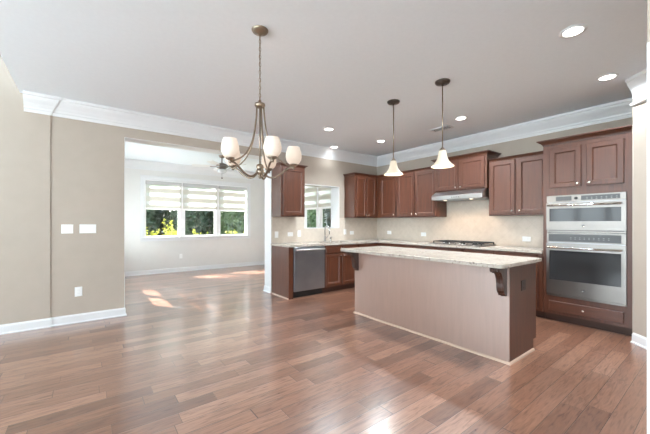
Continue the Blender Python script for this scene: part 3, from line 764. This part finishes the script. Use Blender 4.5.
# ------------------------------------------------------------------ countertops, backsplash, sink
CZ0, CZ1 = 0.880, 0.914
t = thing('perimeter_countertop', 'light speckled granite worktop running from the opening round the corner to the oven tower', 'countertop', (5.0, 4.8, CZ0))
m = MB(); SX0, SX1, SY0, SY1 = 3.52, 4.20, 4.63, 5.02
m.box((2.675, BY-0.03, CZ0), (SX0, YB-EPS, CZ1)); m.box((SX1, BY-0.03, CZ0), (XR-EPS, YB-EPS, CZ1))
m.box((SX0, BY-0.03, CZ0), (SX1, SY0, CZ1)); m.box((SX0, SY1, CZ0), (SX1, YB-EPS, CZ1))
m.box((BX-0.03, TY1+0.003, CZ0), (XR-EPS, BY-0.03, CZ1)); m.build('slab', M['granite'], t)
b = MB(); T = 0.010
b.box((2.695, YB-T, CZ1+0.001), (PX0, YB, 1.404)); b.box((PX1+0.012, YB-T, CZ1+0.001), (XR-T, YB, 1.404)); b.box((PX0, YB-T, CZ1+0.001), (PX1+0.012, YB, PZ0-0.004))
struct(b.build('backsplash_far', M['tile_x']))
b = MB(); b.box((XR-T, TY1+0.001, CZ1+0.001), (XR, YB, 1.404)); b.box((XR-T, 2.416, 1.404), (XR, 3.349, 1.849))
struct(b.build('backsplash_right', M['tile_y']))
t = thing('sink', 'stainless undermount sink below the pass-through', 'sink', ((SX0+SX1)/2, (SY0+SY1)/2, 0.70))
m = MB(); w_ = 0.012; z0 = 0.70
m.box((SX0-w_, SY0-w_, z0), (SX1+w_, SY1+w_, z0+0.01))
m.box((SX0-w_, SY0-w_, z0+0.01), (SX0, SY1+w_, CZ0-0.001)); m.box((SX1, SY0-w_, z0+0.01), (SX1+w_, SY1+w_, CZ0-0.001))
m.box((SX0, SY0-w_, z0+0.01), (SX1, SY0, CZ0-0.001)); m.box((SX0, SY1, z0+0.01), (SX1, SY1+w_, CZ0-0.001)); m.build('basin', M['steel'], t)
m = MB(); m.lathe([(0.045,0),(0.045,0.004),(0.02,0.002)], ((SX0+SX1)/2, (SY0+SY1)/2, z0+0.0102), 20); m.build('drain', M['chrome'], t)
# faucet
fx, fy = 3.86, 5.085
t = thing('faucet', 'tall chrome gooseneck faucet behind the sink', 'faucet', (fx, fy, CZ1))
m = MB(); m.lathe([(0.030,0),(0.030,0.010),(0.022,0.02),(0.020,0.10),(0.016,0.11)], (fx, fy, CZ1+0.0005), 20)
m.build('base', M['chrome'], t)
m = MB(); pts = [(fx, fy, CZ1+0.10), (fx, fy, CZ1+0.24)]
for q in range(1, 13):
    a = math.pi*q/12*0.97; pts.append((fx, fy-0.075+0.075*math.cos(a), CZ1+0.24+0.075*math.sin(a)))
pts.append((fx, fy-0.152, CZ1+0.15)); m.tube(pts, 0.012, 12); m.build('spout', M['chrome'], t)
m = MB(); m.tube([(fx+0.02, fy, CZ1+0.07), (fx+0.055, fy, CZ1+0.085), (fx+0.09, fy, CZ1+0.12)], [0.009, 0.008, 0.006], 10); m.build('handle', M['chrome'], t)
t = thing('soap_dispenser', 'small chrome soap pump right of the faucet', 'soap dispenser', (4.01, 5.085, CZ1))
m = MB(); m.lathe([(0.020,0),(0.020,0.008),(0.012,0.014),(0.012,0.06),(0.015,0.065),(0.015,0.085),(0.006,0.09)], (4.01, 5.085, CZ1+0.0005), 16); m.build('bottle', M['chrome'], t)
m = MB(); m.tube([(4.01, 5.085, CZ1+0.085), (4.01, 5.06, CZ1+0.093), (4.01, 5.025, CZ1+0.086)], 0.006, 8); m.build('nozzle', M['chrome'], t)

# cooktop
t = thing('gas_cooktop', 'stainless gas cooktop with black cast-iron grates under the hood', 'cooktop', (5.17, 2.88, CZ1))
m = MB(); m.box((4.90, 2.43, CZ1+0.0005), (5.425, 3.34, CZ1+0.018)); m.build('deck', M['steel'], t, 0.004)
for k in range(3):
    y0 = 2.455+0.290*k; m = MB(); y1 = y0+0.275; x0, x1 = 4.985, 5.405; z = CZ1+0.055
    for a, c in (((x0,y0),(x1,y0)), ((x0,y1),(x1,y1)), ((x0,y0),(x0,y1)), ((x1,y0),(x1,y1)), (((x0+x1)/2,y0),((x0+x1)/2,y1)), ((x0,(y0+y1)/2),(x1,(y0+y1)/2))):
        m.box((min(a[0],c[0])-0.006, min(a[1],c[1])-0.006, z-0.010), (max(a[0],c[0])+0.006, max(a[1],c[1])+0.006, z+0.004))
    for x in (x0, x1):
        for y in (y0, y1): m.box((x-0.007, y-0.007, CZ1+0.018), (x+0.007, y+0.007, z-0.010))
    m.build('grate', M['iron'], t)
for x, y in ((5.09, 2.61), (5.30, 2.61), (5.19, 2.88), (5.09, 3.15), (5.30, 3.15)):
    m = MB(); m.lathe([(0.045,0),(0.045,0.008),(0.036,0.010),(0.036,0.018),(0.02,0.020)], (x, y, CZ1+0.018), 20); m.build('burner', M['iron'], t)
for k in range(5):
    m = MB(); m.lathe([(0.019,0),(0.018,0.020),(0.014,0.022)], (4.948, 2.68+0.10*k, CZ1+0.018), 16); m.build('knob', M['chrome'], t)

# ------------------------------------------------------------------ island
IX0, IX1, IY0, IY1, IT = 3.054, 3.68, 1.25, 3.312, 0.893
t = thing('kitchen_island', 'long cherry kitchen island with granite top standing in the middle of the kitchen', 'kitchen island', (3.37, 2.28, 0))
m = MB(); m.box((IX0+0.012, IY0+0.012, 0.0), (IX1-0.073, IY1-0.012, 0.11)); m.box((IX0+0.012, IY0+0.012, 0.11), (IX1, IY1-0.012, IT-0.0005)); m.build('body', M['cherry'], t)
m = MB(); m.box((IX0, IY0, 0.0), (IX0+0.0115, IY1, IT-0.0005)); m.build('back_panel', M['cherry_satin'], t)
for y0, y1 in ((IY0, IY0+0.0115), (IY1-0.0115, IY1)):
    m = MB(); m.prism([(IX0+0.012, y0, 0), (IX1-0.073, y0, 0), (IX1-0.073, y0, 0.11), (IX1, y0, 0.11), (IX1, y0, IT-0.0005), (IX0+0.012, y0, IT-0.0005)], (0, y1-y0, 0)); m.build('end_panel', M['cherry'], t)
SH = [(0,0),(0.016,0),(0.013,0.013),(0.006,0.019),(0,0.020)]
m = MB(); crown(m, (IX0, IY1), (IX0, IY0), (-1,0), 1, 1, SH, 0.0); crown(m, (IX0, IY0), (IX1-0.073, IY0), (0,-1), 1, 0, SH, 0.0); m.build('shoe_moulding', M['shoe'], t)
def corbel(yc):
    prof = [(0,0),(-0.195,0),(-0.200,-0.012),(-0.198,-0.030),(-0.185,-0.042),(-0.168,-0.042),(-0.156,-0.034),(-0.142,-0.036),(-0.120,-0.050),(-0.098,-0.075),(-0.082,-0.110),(-0.074,-0.150),(-0.072,-0.185),(-0.066,-0.215),(-0.054,-0.238),(-0.038,-0.252),(-0.026,-0.270),(0,-0.275)]
    z = IT-0.002; m = MB(); A = [(IX0-0.0005+x, yc-0.032, z+q) for x, q in prof]
    m.prism(A, (0, 0.064, 0))
    # raised centre rib and side scroll
    B = [(IX0-0.0005+x*1.04, yc-0.012, z+q*1.0-(0.004 if 0 < i < 17 else 0)) for i, (x, q) in enumerate(prof)]
    m.prism(B, (0, 0.024, 0))
    for s_ in (-1, 1):
        sp = []
        for q in range(22):
            a = q*0.42; r = 0.020*(1-q/26); sp.append((IX0-0.172+r*math.cos(a)*-1, yc+s_*0.033, z-0.024+r*math.sin(a)))
        m.tube(sp, 0.003, 6)
    return m.build('corbel', M['corbel'], t)
corbel(1.25+0.05); corbel(3.312-0.05)
m = MB()
pts = []; r = 0.03
for cx_, cy_, a0_ in ((2.828+r, 1.207+r, 180), (3.715-0.01, 1.207+0.01, 270), (3.715-0.01, 3.383-0.01, 0), (2.828+r, 3.383-r, 90)):
    rr = r if cx_ < 3 else 0.01
    for q in range(5): a = rad(a0_+22.5*q); pts.append((cx_+rr*math.cos(a), cy_+rr*math.sin(a), IT))
m.prism(pts, (0, 0, 0.036)); m.build('countertop', M['granite'], t, 0.004)
# doors on the far side
FI = Fr((IX1, 0, 0), (0, 1, 0), (1, 0, 0))
for k in range(4): panel_door(FI, 1.28+0.505*k, 1.76+0.505*k, 0.14, 0.87, 0.001).build('door', M['cherry'], t)

# ------------------------------------------------------------------ outlets and switches
def plate(F, u, v, w, h, n, kind, label, group=None, m_=None, cat='electrical outlet', gangs=1, name='wall_outlet'):
    t = thing(name, label, cat, F.p(u, v, n), group)
    m = MB(); m.nest(F, u-w/2, u+w/2, v-h/2, v+h/2, [(0, n+0.0003), (0, n+0.003), (0.003, n+0.006)]); m.build('cover_plate', m_ or M['plate'], t)
    for g in range(gangs):
        uu = u+(g-(gangs-1)/2)*0.046; m = MB()
        if kind == 'switch':
            m.fbox(F, uu-0.016, uu+0.016, v-0.033, v+0.033, n+0.006, n+0.0085); o = m.build('rocker', m_ or M['plate'], t, 0.001)
        elif kind == 'outlet_v':
            for s_ in (-1, 1):
                m.fbox(F, uu-0.016, uu+0.016, v+s_*0.020-0.014, v+s_*0.020+0.014, n+0.006, n+0.0075)
            o = m.build('socket', m_ or M['plate'], t, 0.001)
            q = MB()
            for s_ in (-1, 1):
                for e in (-0.006, 0.006): q.fbox(F, uu+e-0.0012, uu+e+0.0012, v+s_*0.020-0.004, v+s_*0.020+0.005, n+0.0075, n+0.0078)
            q.build('slots', M['plate_slot'] if not m_ else M['black'], o)
        else:
            for s_ in (-1, 1):
                m.fbox(F, uu+s_*0.020-0.014, uu+s_*0.020+0.014, v-0.016, v+0.016, n+0.006, n+0.0075)
            o = m.build('socket', m_ or M['plate'], t, 0.001)
            q = MB()
            for s_ in (-1, 1):
                for e in (-0.006, 0.006): q.fbox(F, uu+s_*0.020-0.004, uu+s_*0.020+0.005, v+e-0.0012, v+e+0.0012, n+0.0075, n+0.0078)
            q.build('slots', M['plate_slot'] if not m_ else M['black'], o)
    return t
FW = FB(YB)
plate(FW, -0.205, 1.212, 0.120, 0.116, 0, 'switch', 'white double switch plate on the beige wall, the left one of the pair', cat='light switch', gangs=2, name='light_switch')
plate(FW, 0.005, 1.212, 0.175, 0.116, 0, 'switch', 'wider white triple switch plate on the beige wall, nearer the opening', cat='light switch', gangs=3, name='light_switch')
plate(FW, -0.092, 0.398, 0.078, 0.122, 0, 'outlet_v', 'white outlet low on the beige wall under the switch plates')
plate(FW, 2.790, 1.075, 0.075, 0.118, 0.010, 'switch', 'white switch plate above the counter nearest the wide opening', cat='light switch', name='light_switch')
plate(FW, 3.085, 1.075, 0.118, 0.078, 0.010, 'outlet_h', 'white sideways outlet on the tile above the dishwasher')
plate(FW, 3.285, 1.085, 0.075, 0.118, 0.010, 'switch', 'white switch plate on the tile just left of the pass-through', cat='light switch', name='light_switch')
plate(FW, 4.465, 1.10, 0.075, 0.118, 0.010, 'switch', 'white switch plate on the tile just right of the pass-through', cat='light switch', name='light_switch')
plate(FW, 4.665, 1.075, 0.118, 0.078, 0.010, 'outlet_h', 'white sideways outlet on the far wall tile near the kitchen corner')
FRW = FR(XR)
plate(FRW, -4.775, 1.075, 0.118, 0.078, 0.010, 'outlet_h', 'white sideways outlet on the range wall tile beside the kitchen corner')
plate(FRW, -3.865, 1.060, 0.118, 0.078, 0.010, 'outlet_h', 'white sideways outlet on the range wall tile left of the cooktop')
plate(FRW, -1.985, 1.040, 0.118, 0.078, 0.010, 'outlet_h', 'white sideways outlet on the range wall tile beside the oven tower')
plate(FB(IY0), 3.36, 0.685, 0.100, 0.100, 0, 'outlet_v', 'dark brown outlet on the end panel of the island', m_=M['brownplate'])
plate(FS, 1.98, 0.41, 0.075, 0.118, 0, 'outlet_v', 'white outlet low under the sunroom window')

# ------------------------------------------------------------------ ceiling fixtures
def downlight(x, y, label):
    t = thing('recessed_light', label, 'ceiling light', (x, y, H), 'recessed ceiling lights')
    m = MB(); prof = [(0.066,0.0),(0.092,0.0),(0.092,-0.004),(0.072,-0.009),(0.066,-0.006)]
    m.lathe(prof+[prof[0]], (x, y, H-0.0005), 28, cap=False); m.build('trim_ring', M['white'], t)
    m = MB(); m.lathe([(0.0655,-0.006),(0.0655,-0.002),(0.001,-0.002)], (x, y, H-0.0005), 28, cap=True); m.build('lamp_lens', M['lens'], t)
    return t
LK = [(3.126, 0.80, 'recessed ceiling light nearest the camera, at the upper right'), (4.40, 0.83, 'recessed ceiling light in front of the double oven'),
      (4.392, 2.46, 'recessed ceiling light beside the near pendant, by the air vent'), (4.416, 4.063, 'recessed ceiling light beside the far pendant, near the corner cabinets'),
      (3.171, 4.064, 'recessed ceiling light over the floor between island and sink'), (4.0, 4.95, 'small-looking recessed ceiling light right above the sink')]
src = None
PW_ = [28, 10, 27, 20, 20, 1.5]
for (x, y, lb), pw_ in zip(LK, PW_):
    if src is None: src = downlight(x, y, lb)
    else: copy_tree(src, (x, y, H), lb)
    ld = bpy.data.lights.new('recessed_lamp', 'AREA'); ld.shape = 'DISK'; ld.size = 0.14; ld.energy = pw_; ld.color = (0.87, 0.95, 1.0); ld.spread = rad(140)
    o = bpy.data.objects.new('recessed_lamp', ld); C.objects.link(o); o.location = (x, y, H-0.012)

t = thing('ceiling_vent', 'white slatted air vent in the ceiling behind the near pendant', 'air vent', (4.62, 2.93, H))
m = MB(); vx, vy = 4.62, 2.93; hw, hh = 0.09, 0.175
for a, c in (((vx-hw, vy-hh), (vx+hw, vy-hh+0.02)), ((vx-hw, vy+hh-0.02), (vx+hw, vy+hh)), ((vx-hw, vy-hh+0.02), (vx-hw+0.02, vy+hh-0.02)), ((vx+hw-0.02, vy-hh+0.02), (vx+hw, vy+hh-0.02))):
    m.box((*a, H-0.010), (*c, H-0.0005))
m.build('frame', M['white'], t)
m = MB(); m.box((vx-hw+0.02, vy-hh+0.02, H-0.003), (vx+hw-0.02, vy+hh-0.02, H-0.0005)); m.build('duct', M['toe'], t)
m = MB()
for k in range(8):
    x = vx-0.062+0.0175*k; m.prism([(x, vy-hh+0.02, H-0.009), (x+0.010, vy-hh+0.02, H-0.004), (x+0.0115, vy-hh+0.02, H-0.005), (x+0.0015, vy-hh+0.02, H-0.010)], (0, 2*hh-0.04, 0))
m.build('louvre', M['white'], t)

# pendants
def pendant(x, y, label):
    t = thing('pendant_light', label, 'pendant light', (x, y, H), 'pendant lights over the island')
    m = MB(); m.lathe([(0.080,0),(0.080,-0.010),(0.072,-0.022),(0.045,-0.030),(0.012,-0.034),(0.008,-0.05)], (x, y, H-0.0005), 28); m.build('canopy', M['bronze'], t)
    zb = 1.905
    m = MB(); m.tube([(x, y, H-0.045), (x, y, zb+0.205)], 0.0065, 10); m.build('rod', M['nickel'], t)
    m = MB(); m.lathe([(0.010,0.215),(0.016,0.205),(0.030,0.190),(0.034,0.178),(0.032,0.165)], (x, y, zb), 20); m.build('socket_cap', M['nickel'], t)
    m = MB(); pr = [(0.036,0.175),(0.042,0.150),(0.047,0.120),(0.055,0.090),(0.068,0.062),(0.088,0.036),(0.110,0.016),(0.122,0.003),(0.119,0.0),(0.105,0.014),(0.083,0.034),(0.063,0.062),(0.050,0.092),(0.043,0.12),(0.038,0.150),(0.033,0.172)]
    m.lathe(pr+[pr[0]], (x, y, zb), 36, cap=False); m.build('shade', M['pend_shade'], t)
    m = MB(); m.lathe([(0.004,0.165),(0.014,0.16),(0.014,0.13),(0.026,0.10),(0.030,0.08),(0.022,0.058),(0.004,0.05)], (x, y, zb), 16); m.build('bulb', M['bulb'], t)
    return t
M['bulb'] = emis('warm_bulb', (1.0, 0.80, 0.56), 7.0)
p0 = pendant(3.10, 1.95, 'bell-shaped glass pendant light over the near end of the island')
copy_tree(p0, (3.111, 2.649, H), 'bell-shaped glass pendant light over the far end of the island')
for x, y in ((3.10, 1.95), (3.111, 2.649)):
    ld = bpy.data.lights.new('pendant_lamp', 'POINT'); ld.energy = 4; ld.color = (1.0, 0.84, 0.68); ld.shadow_soft_size = 0.03
    o = bpy.data.objects.new('pendant_lamp', ld); C.objects.link(o); o.location = (x, y, 1.885)

# chandelier
def bez(P, n):
    out = []
    for i in range(n+1):
        t_ = i/n; Q = [Vector(p) for p in P]
        while len(Q) > 1: Q = [Q[k].lerp(Q[k+1], t_) for k in range(len(Q)-1)]
        out.append(Q[0])
    return out
CX, CY = 1.105, 2.319
t = thing('chandelier', 'brushed nickel five-arm chandelier with lit opal glass shades', 'chandelier', (CX, CY, H))
m = MB(); m.lathe([(0.066,0),(0.066,-0.006),(0.060,-0.016),(0.040,-0.028),(0.014,-0.034),(0.008,-0.046)], (CX, CY, H-0.0005), 28); m.build('canopy', M['nickel'], t)
m = MB(); z = H-0.046; k = 0
while z > 2.275:
    pts = []
    for q in range(12):
        a = 2*math.pi*q/12; o_ = 0.0075*math.cos(a); zz = z-0.016+0.019*math.sin(a)
        pts.append((CX+(o_ if k % 2 else 0), CY+(0 if k % 2 else o_), zz))
    m.tube(pts, 0.0022, 6, closed=True); z -= 0.031; k += 1
m.tube([(CX+0.003, CY+0.002, H-0.04), (CX-0.004, CY, 2.6), (CX+0.004, CY, 2.4), (CX, CY, 2.26)], 0.0022, 6)
m.build('chain', M['nickel'], t)
m = MB(); m.lathe([(0.006,0.045),(0.012,0.035),(0.012,0.02),(0.040,0.012),(0.042,-0.004),(0.036,-0.016),(0.016,-0.024)], (CX, CY, 2.235), 24); m.build('top_hub', M['nickel'], t)
m = MB(); m.lathe([(0.006,0.0),(0.006,-0.50)], (CX, CY, 2.22), 12)
m.lathe([(0.006,0.03),(0.026,0.02),(0.030,0.0),(0.022,-0.02),(0.034,-0.032),(0.020,-0.055),(0.010,-0.065),(0.014,-0.078),(0.004,-0.092)], (CX, CY, 1.735), 22); m.build('centre_stem', M['nickel'], t)
fw = Vector((math.cos(rad(52.77)), math.sin(rad(52.77)), 0)); rt = Vector((fw.y, -fw.x, 0))
for k in range(5):
    a = rad(13+72*k); d = rt*math.cos(a)+fw*math.sin(a); c0 = Vector((CX, CY, 0))
    P_ = lambda r, z: c0+d*r+Vector((0, 0, z))
    RR = 0.272; ZC = 1.765
    m = MB(); m.tube(bez([P_(0.030, 2.222), P_(0.040, 2.05), P_(0.060, 1.86), P_(0.13, 1.80), P_(0.20, 1.77), P_(RR-0.01, ZC-0.02)], 18), 0.0062, 10)
    m.tube(bez([P_(0.018, 1.72), P_(0.045, 1.63), P_(0.15, 1.60), P_(0.19, 1.745), P_(0.235, 1.75), P_(RR, ZC-0.022)], 18), 0.0078, 10)
    ar = m.build('arm', M['nickel'], t)
    m = MB(); m.lathe([(0.008,-0.034),(0.012,-0.024),(0.010,-0.016),(0.030,-0.006),(0.034,0.004),(0.030,0.010)], P_(RR, ZC), 20); m.build('cup', M['nickel'], ar)
    m = MB(); pr = [(0.034,0.006),(0.048,0.018),(0.061,0.040),(0.066,0.064),(0.0645,0.088),(0.058,0.115),(0.051,0.138),(0.049,0.146),(0.046,0.146),(0.048,0.136),(0.055,0.113),(0.061,0.088),(0.062,0.064),(0.057,0.043),(0.044,0.022),(0.030,0.012)]
    m.lathe(pr, P_(RR, ZC), 28, cap=True); m.build('shade', M['shade'], t)
    ld = bpy.data.lights.new('chandelier_lamp', 'POINT'); ld.energy = 0.3; ld.color = (1.0, 0.82, 0.62); ld.shadow_soft_size = 0.04
    o = bpy.data.objects.new('chandelier_lamp', ld); C.objects.link(o); o.location = P_(RR, ZC+0.19)

# sunroom ceiling fan
FXc, FYc = 2.46, 7.15
t = thing('ceiling_fan', 'white ceiling fan with a glass light bowl hanging in the sunroom', 'ceiling fan', (FXc, FYc, H))
m = MB(); m.lathe([(0.07,0),(0.07,-0.01),(0.05,-0.05),(0.015,-0.06)], (FXc, FYc, H-0.0005), 24); m.build('canopy', M['nickel'], t)
m = MB(); m.tube([(FXc, FYc, H-0.05), (FXc, FYc, 2.66)], 0.012, 10); m.build('downrod', M['bronze'], t)
m = MB(); m.lathe([(0.03,0.03),(0.09,0.01),(0.13,-0.02),(0.13,-0.07),(0.09,-0.10),(0.05,-0.11)], (FXc, FYc, 2.64), 28); m.build('motor', M['steel'], t)
for k in range(5):
    a = rad(12+72*k); d = Vector((math.cos(a), math.sin(a), 0)); q = Vector((-d.y, d.x, 0)); c0 = Vector((FXc, FYc, 2.585))
    m = MB(); A = []
    for r, w2 in ((0.22,0.045),(0.35,0.062),(0.60,0.070),(0.64,0.055)): A.append((r, w2))
    top = [c0+d*r+q*w2+Vector((0,0,w2*0.18)) for r, w2 in A]+[c0+d*r-q*w2-Vector((0,0,w2*0.18)) for r, w2 in reversed(A)]
    m.prism(top, (0,0,0.008)); bl = m.build('blade', M['fan_blade'], t, 0.002)
    m = MB(); m.tube([c0+d*0.09+Vector((0,0,0.0)), c0+d*0.17-Vector((0,0,0.008)), c0+d*0.26-Vector((0,0,0.004))], 0.009, 8); m.build('blade_bracket', M['nickel'], bl)
m = MB(); m.lathe([(0.08,0.0),(0.105,-0.02),(0.10,-0.05),(0.07,-0.08),(0.03,-0.095),(0.012,-0.10)], (FXc, FYc, 2.525), 28); m.build('light_bowl', M['fanglass'], t)
m = MB(); m.tube([(FXc, FYc, 2.43), (FXc, FYc, 2.34)], 0.003, 6); m.lathe([(0.004,0.02),(0.014,0.005),(0.014,-0.01),(0.004,-0.02)], (FXc, FYc, 2.325), 12); m.build('pull_chain', M['bronze'], t)

# ------------------------------------------------------------------ outdoors
b = MB(); b.add([(-25, YS+0.151, -0.25), (30, YS+0.151, -0.25), (30, 40, -0.25), (-25, 40, -0.25)], [(0,1,2,3)])
b.add([(XSR+0.151, 5.6, -0.25), (30, 5.6, -0.25), (30, YS+0.15, -0.25), (XSR+0.151, YS+0.15, -0.25)], [(0,1,2,3)])
b.add([(-25, 5.6, -0.25), (XSL-0.151, 5.6, -0.25), (XSL-0.151, YS+0.15, -0.25), (-25, YS+0.15, -0.25)], [(0,1,2,3)])
struct(b.build('ground', M['grass']))
def leaf(m, p, s, rnd, up=0.0):
    a = rnd.uniform(0, 6.283); e = rnd.uniform(-0.9, 0.9)+up
    d = Vector((math.cos(a)*math.cos(e), math.sin(a)*math.cos(e), math.sin(e))); q = d.cross(Vector((rnd.uniform(-1,1), rnd.uniform(-1,1), rnd.uniform(-1,1)))).normalized()
    p = Vector(p); m.add([p-d*s*0.5, p+q*s*0.28, p+d*s*0.5, p-q*s*0.28], [(0,1,2,3)])
def shrub(x, y, r, h, n, mt, seed, label, cat='shrub', group=None, size=0.07, zb=-0.25, spiky=0.0):
    rnd = random.Random(seed); t = thing('shrub', label, cat, (x, y, zb), group)
    m = MB()
    for k in range(9):
        a = rnd.uniform(0, 6.28); m.tube([(x, y, zb), (x+math.cos(a)*r*0.3, y+math.sin(a)*r*0.3, zb+h*0.4), (x+math.cos(a)*r*0.7, y+math.sin(a)*r*0.7, zb+h*0.8)], [0.014, 0.009, 0.004], 5)
    m.build('stem', M['bark'], t)
    m = MB()
    tips = [(rnd.uniform(-1,1)*r*0.8, rnd.uniform(-1,1)*r*0.8, rnd.uniform(0.75, 1.0+spiky)*h) for _ in range(16)]
    for k in range(n):
        if spiky and k % 3 == 0:
            tp = rnd.choice(tips); f_ = rnd.uniform(0.5, 1.0)
            p = (x+tp[0]*f_+rnd.gauss(0, 0.03), y+tp[1]*f_+rnd.gauss(0, 0.03), zb+tp[2]*f_)
        else:
            a = rnd.uniform(0, 6.28); ph = rnd.uniform(0.05, 1.0); rr = r*rnd.uniform(0.6, 1.0)*math.sqrt(max(0.05, 1-(ph*1.05-0.35)**2))
            p = (x+math.cos(a)*rr, y+math.sin(a)*rr, zb+h*0.85*ph)
        leaf(m, p, size*rnd.uniform(0.7, 1.3), rnd, 0.4)
    m.build('foliage', mt, t); return t
def tree(x, y, r, h, n, mt, seed, label, size=0.20):
    rnd = random.Random(seed); t = thing('evergreen_tree', label, 'tree', (x, y, -0.25), 'evergreens beyond the sunroom windows')
    m = MB(); m.tube([(x, y, -0.25), (x+0.02, y, h*0.35), (x, y, h*0.9)], [0.10, 0.08, 0.02], 9)
    m.build('trunk', M['bark'], t)
    m = MB(); pr = []
    for k in range(12):
        f_ = k/11; pr.append((r*0.80*min(1, 0.75+f_*2)*(1-f_**2.2)+0.01, -0.15+f_*h*0.96))
    b0 = len(m.v); m.lathe(pr, (x, y, 0), 14)
    for i in range(b0, len(m.v)):
        v = m.v[i]; d = Vector((v.x-x, v.y-y, 0)); m.v[i] = v+d*rnd.uniform(-0.14, 0.14)
    m.sm = [False]*len(m.sm)
    for k in range(n):
        f_ = rnd.uniform(0, 1)**1.15; a = rnd.uniform(0, 6.283); rr = (r*min(1, 0.75+f_*2)*(1-f_**2.2)+0.03)*rnd.uniform(0.72, 0.97)
        leaf(m, (x+math.cos(a)*rr, y+math.sin(a)*rr, -0.12+f_*h), size*rnd.uniform(0.6, 1.2), rnd, 0.5)
    m.build('crown', mt, t); return t
sh = [(1.55, 11.35, 0.34, 1.20, 'left part of the left pane'), (2.25, 11.35, 0.34, 1.48, 'right part of the left pane'), (3.15, 11.35, 0.30, 1.15, 'middle pane'), (4.3, 11.35, 0.34, 1.12, 'right mullion'), (5.0, 11.35, 0.30, 1.22, 'right pane')]
for k, (x, y, r, h, w_) in enumerate(sh):
    shrub(x, y, r*0.92, h, 1700, M['leaf_yellow'], 10+k, 'golden-leaved shrub outside, low behind the %s of the sunroom window' % w_, group='golden shrubs outside', size=0.075, spiky=0.2)
for k in range(5):
    shrub(1.6+0.85*k, 10.45, 0.36, 1.0, 900, M['leaf_mid'], 40+k, 'low green hedge shrub outside, right under the sunroom window', group='low green hedge shrubs', size=0.06)
pos = [(-0.6+2.0*k, 14.2, 'leaf_dark' if k % 3 else 'leaf_mid') for k in range(7)] + [(0.4+2.0*k, 16.3, 'leaf_dark') for k in range(7)]
pos += [(9.3, 10.1, 'leaf_mid'), (9.6, 12.15, 'leaf_dark'), (11.6, 11.6, 'leaf_dark'), (7.2, 11.0, 'leaf_mid')]
wh = ['left of the sunroom window', 'at the left edge of the left pane', 'behind the left pane', 'behind the middle pane', 'between middle and right panes', 'behind the right pane', 'right of the sunroom window']
for k, (x, y, mt) in enumerate(pos):
    if k < 7: lb = 'tall evergreen in the nearer row outside, %s' % wh[k]
    elif k < 14: lb = 'tall evergreen in the farther row outside, %s' % wh[k-7]
    else: lb = ['lighter evergreen seen through the right half of the pass-through window', 'dark evergreen seen through the left half of the pass-through window', 'dark evergreen farthest off through the pass-through window', 'lighter evergreen outside closest to the sunroom corner'][k-14]
    tree(x, y, 0.97, 5.6 if y < 15 else 6.2, 3600, M[mt], 70+k, lb)
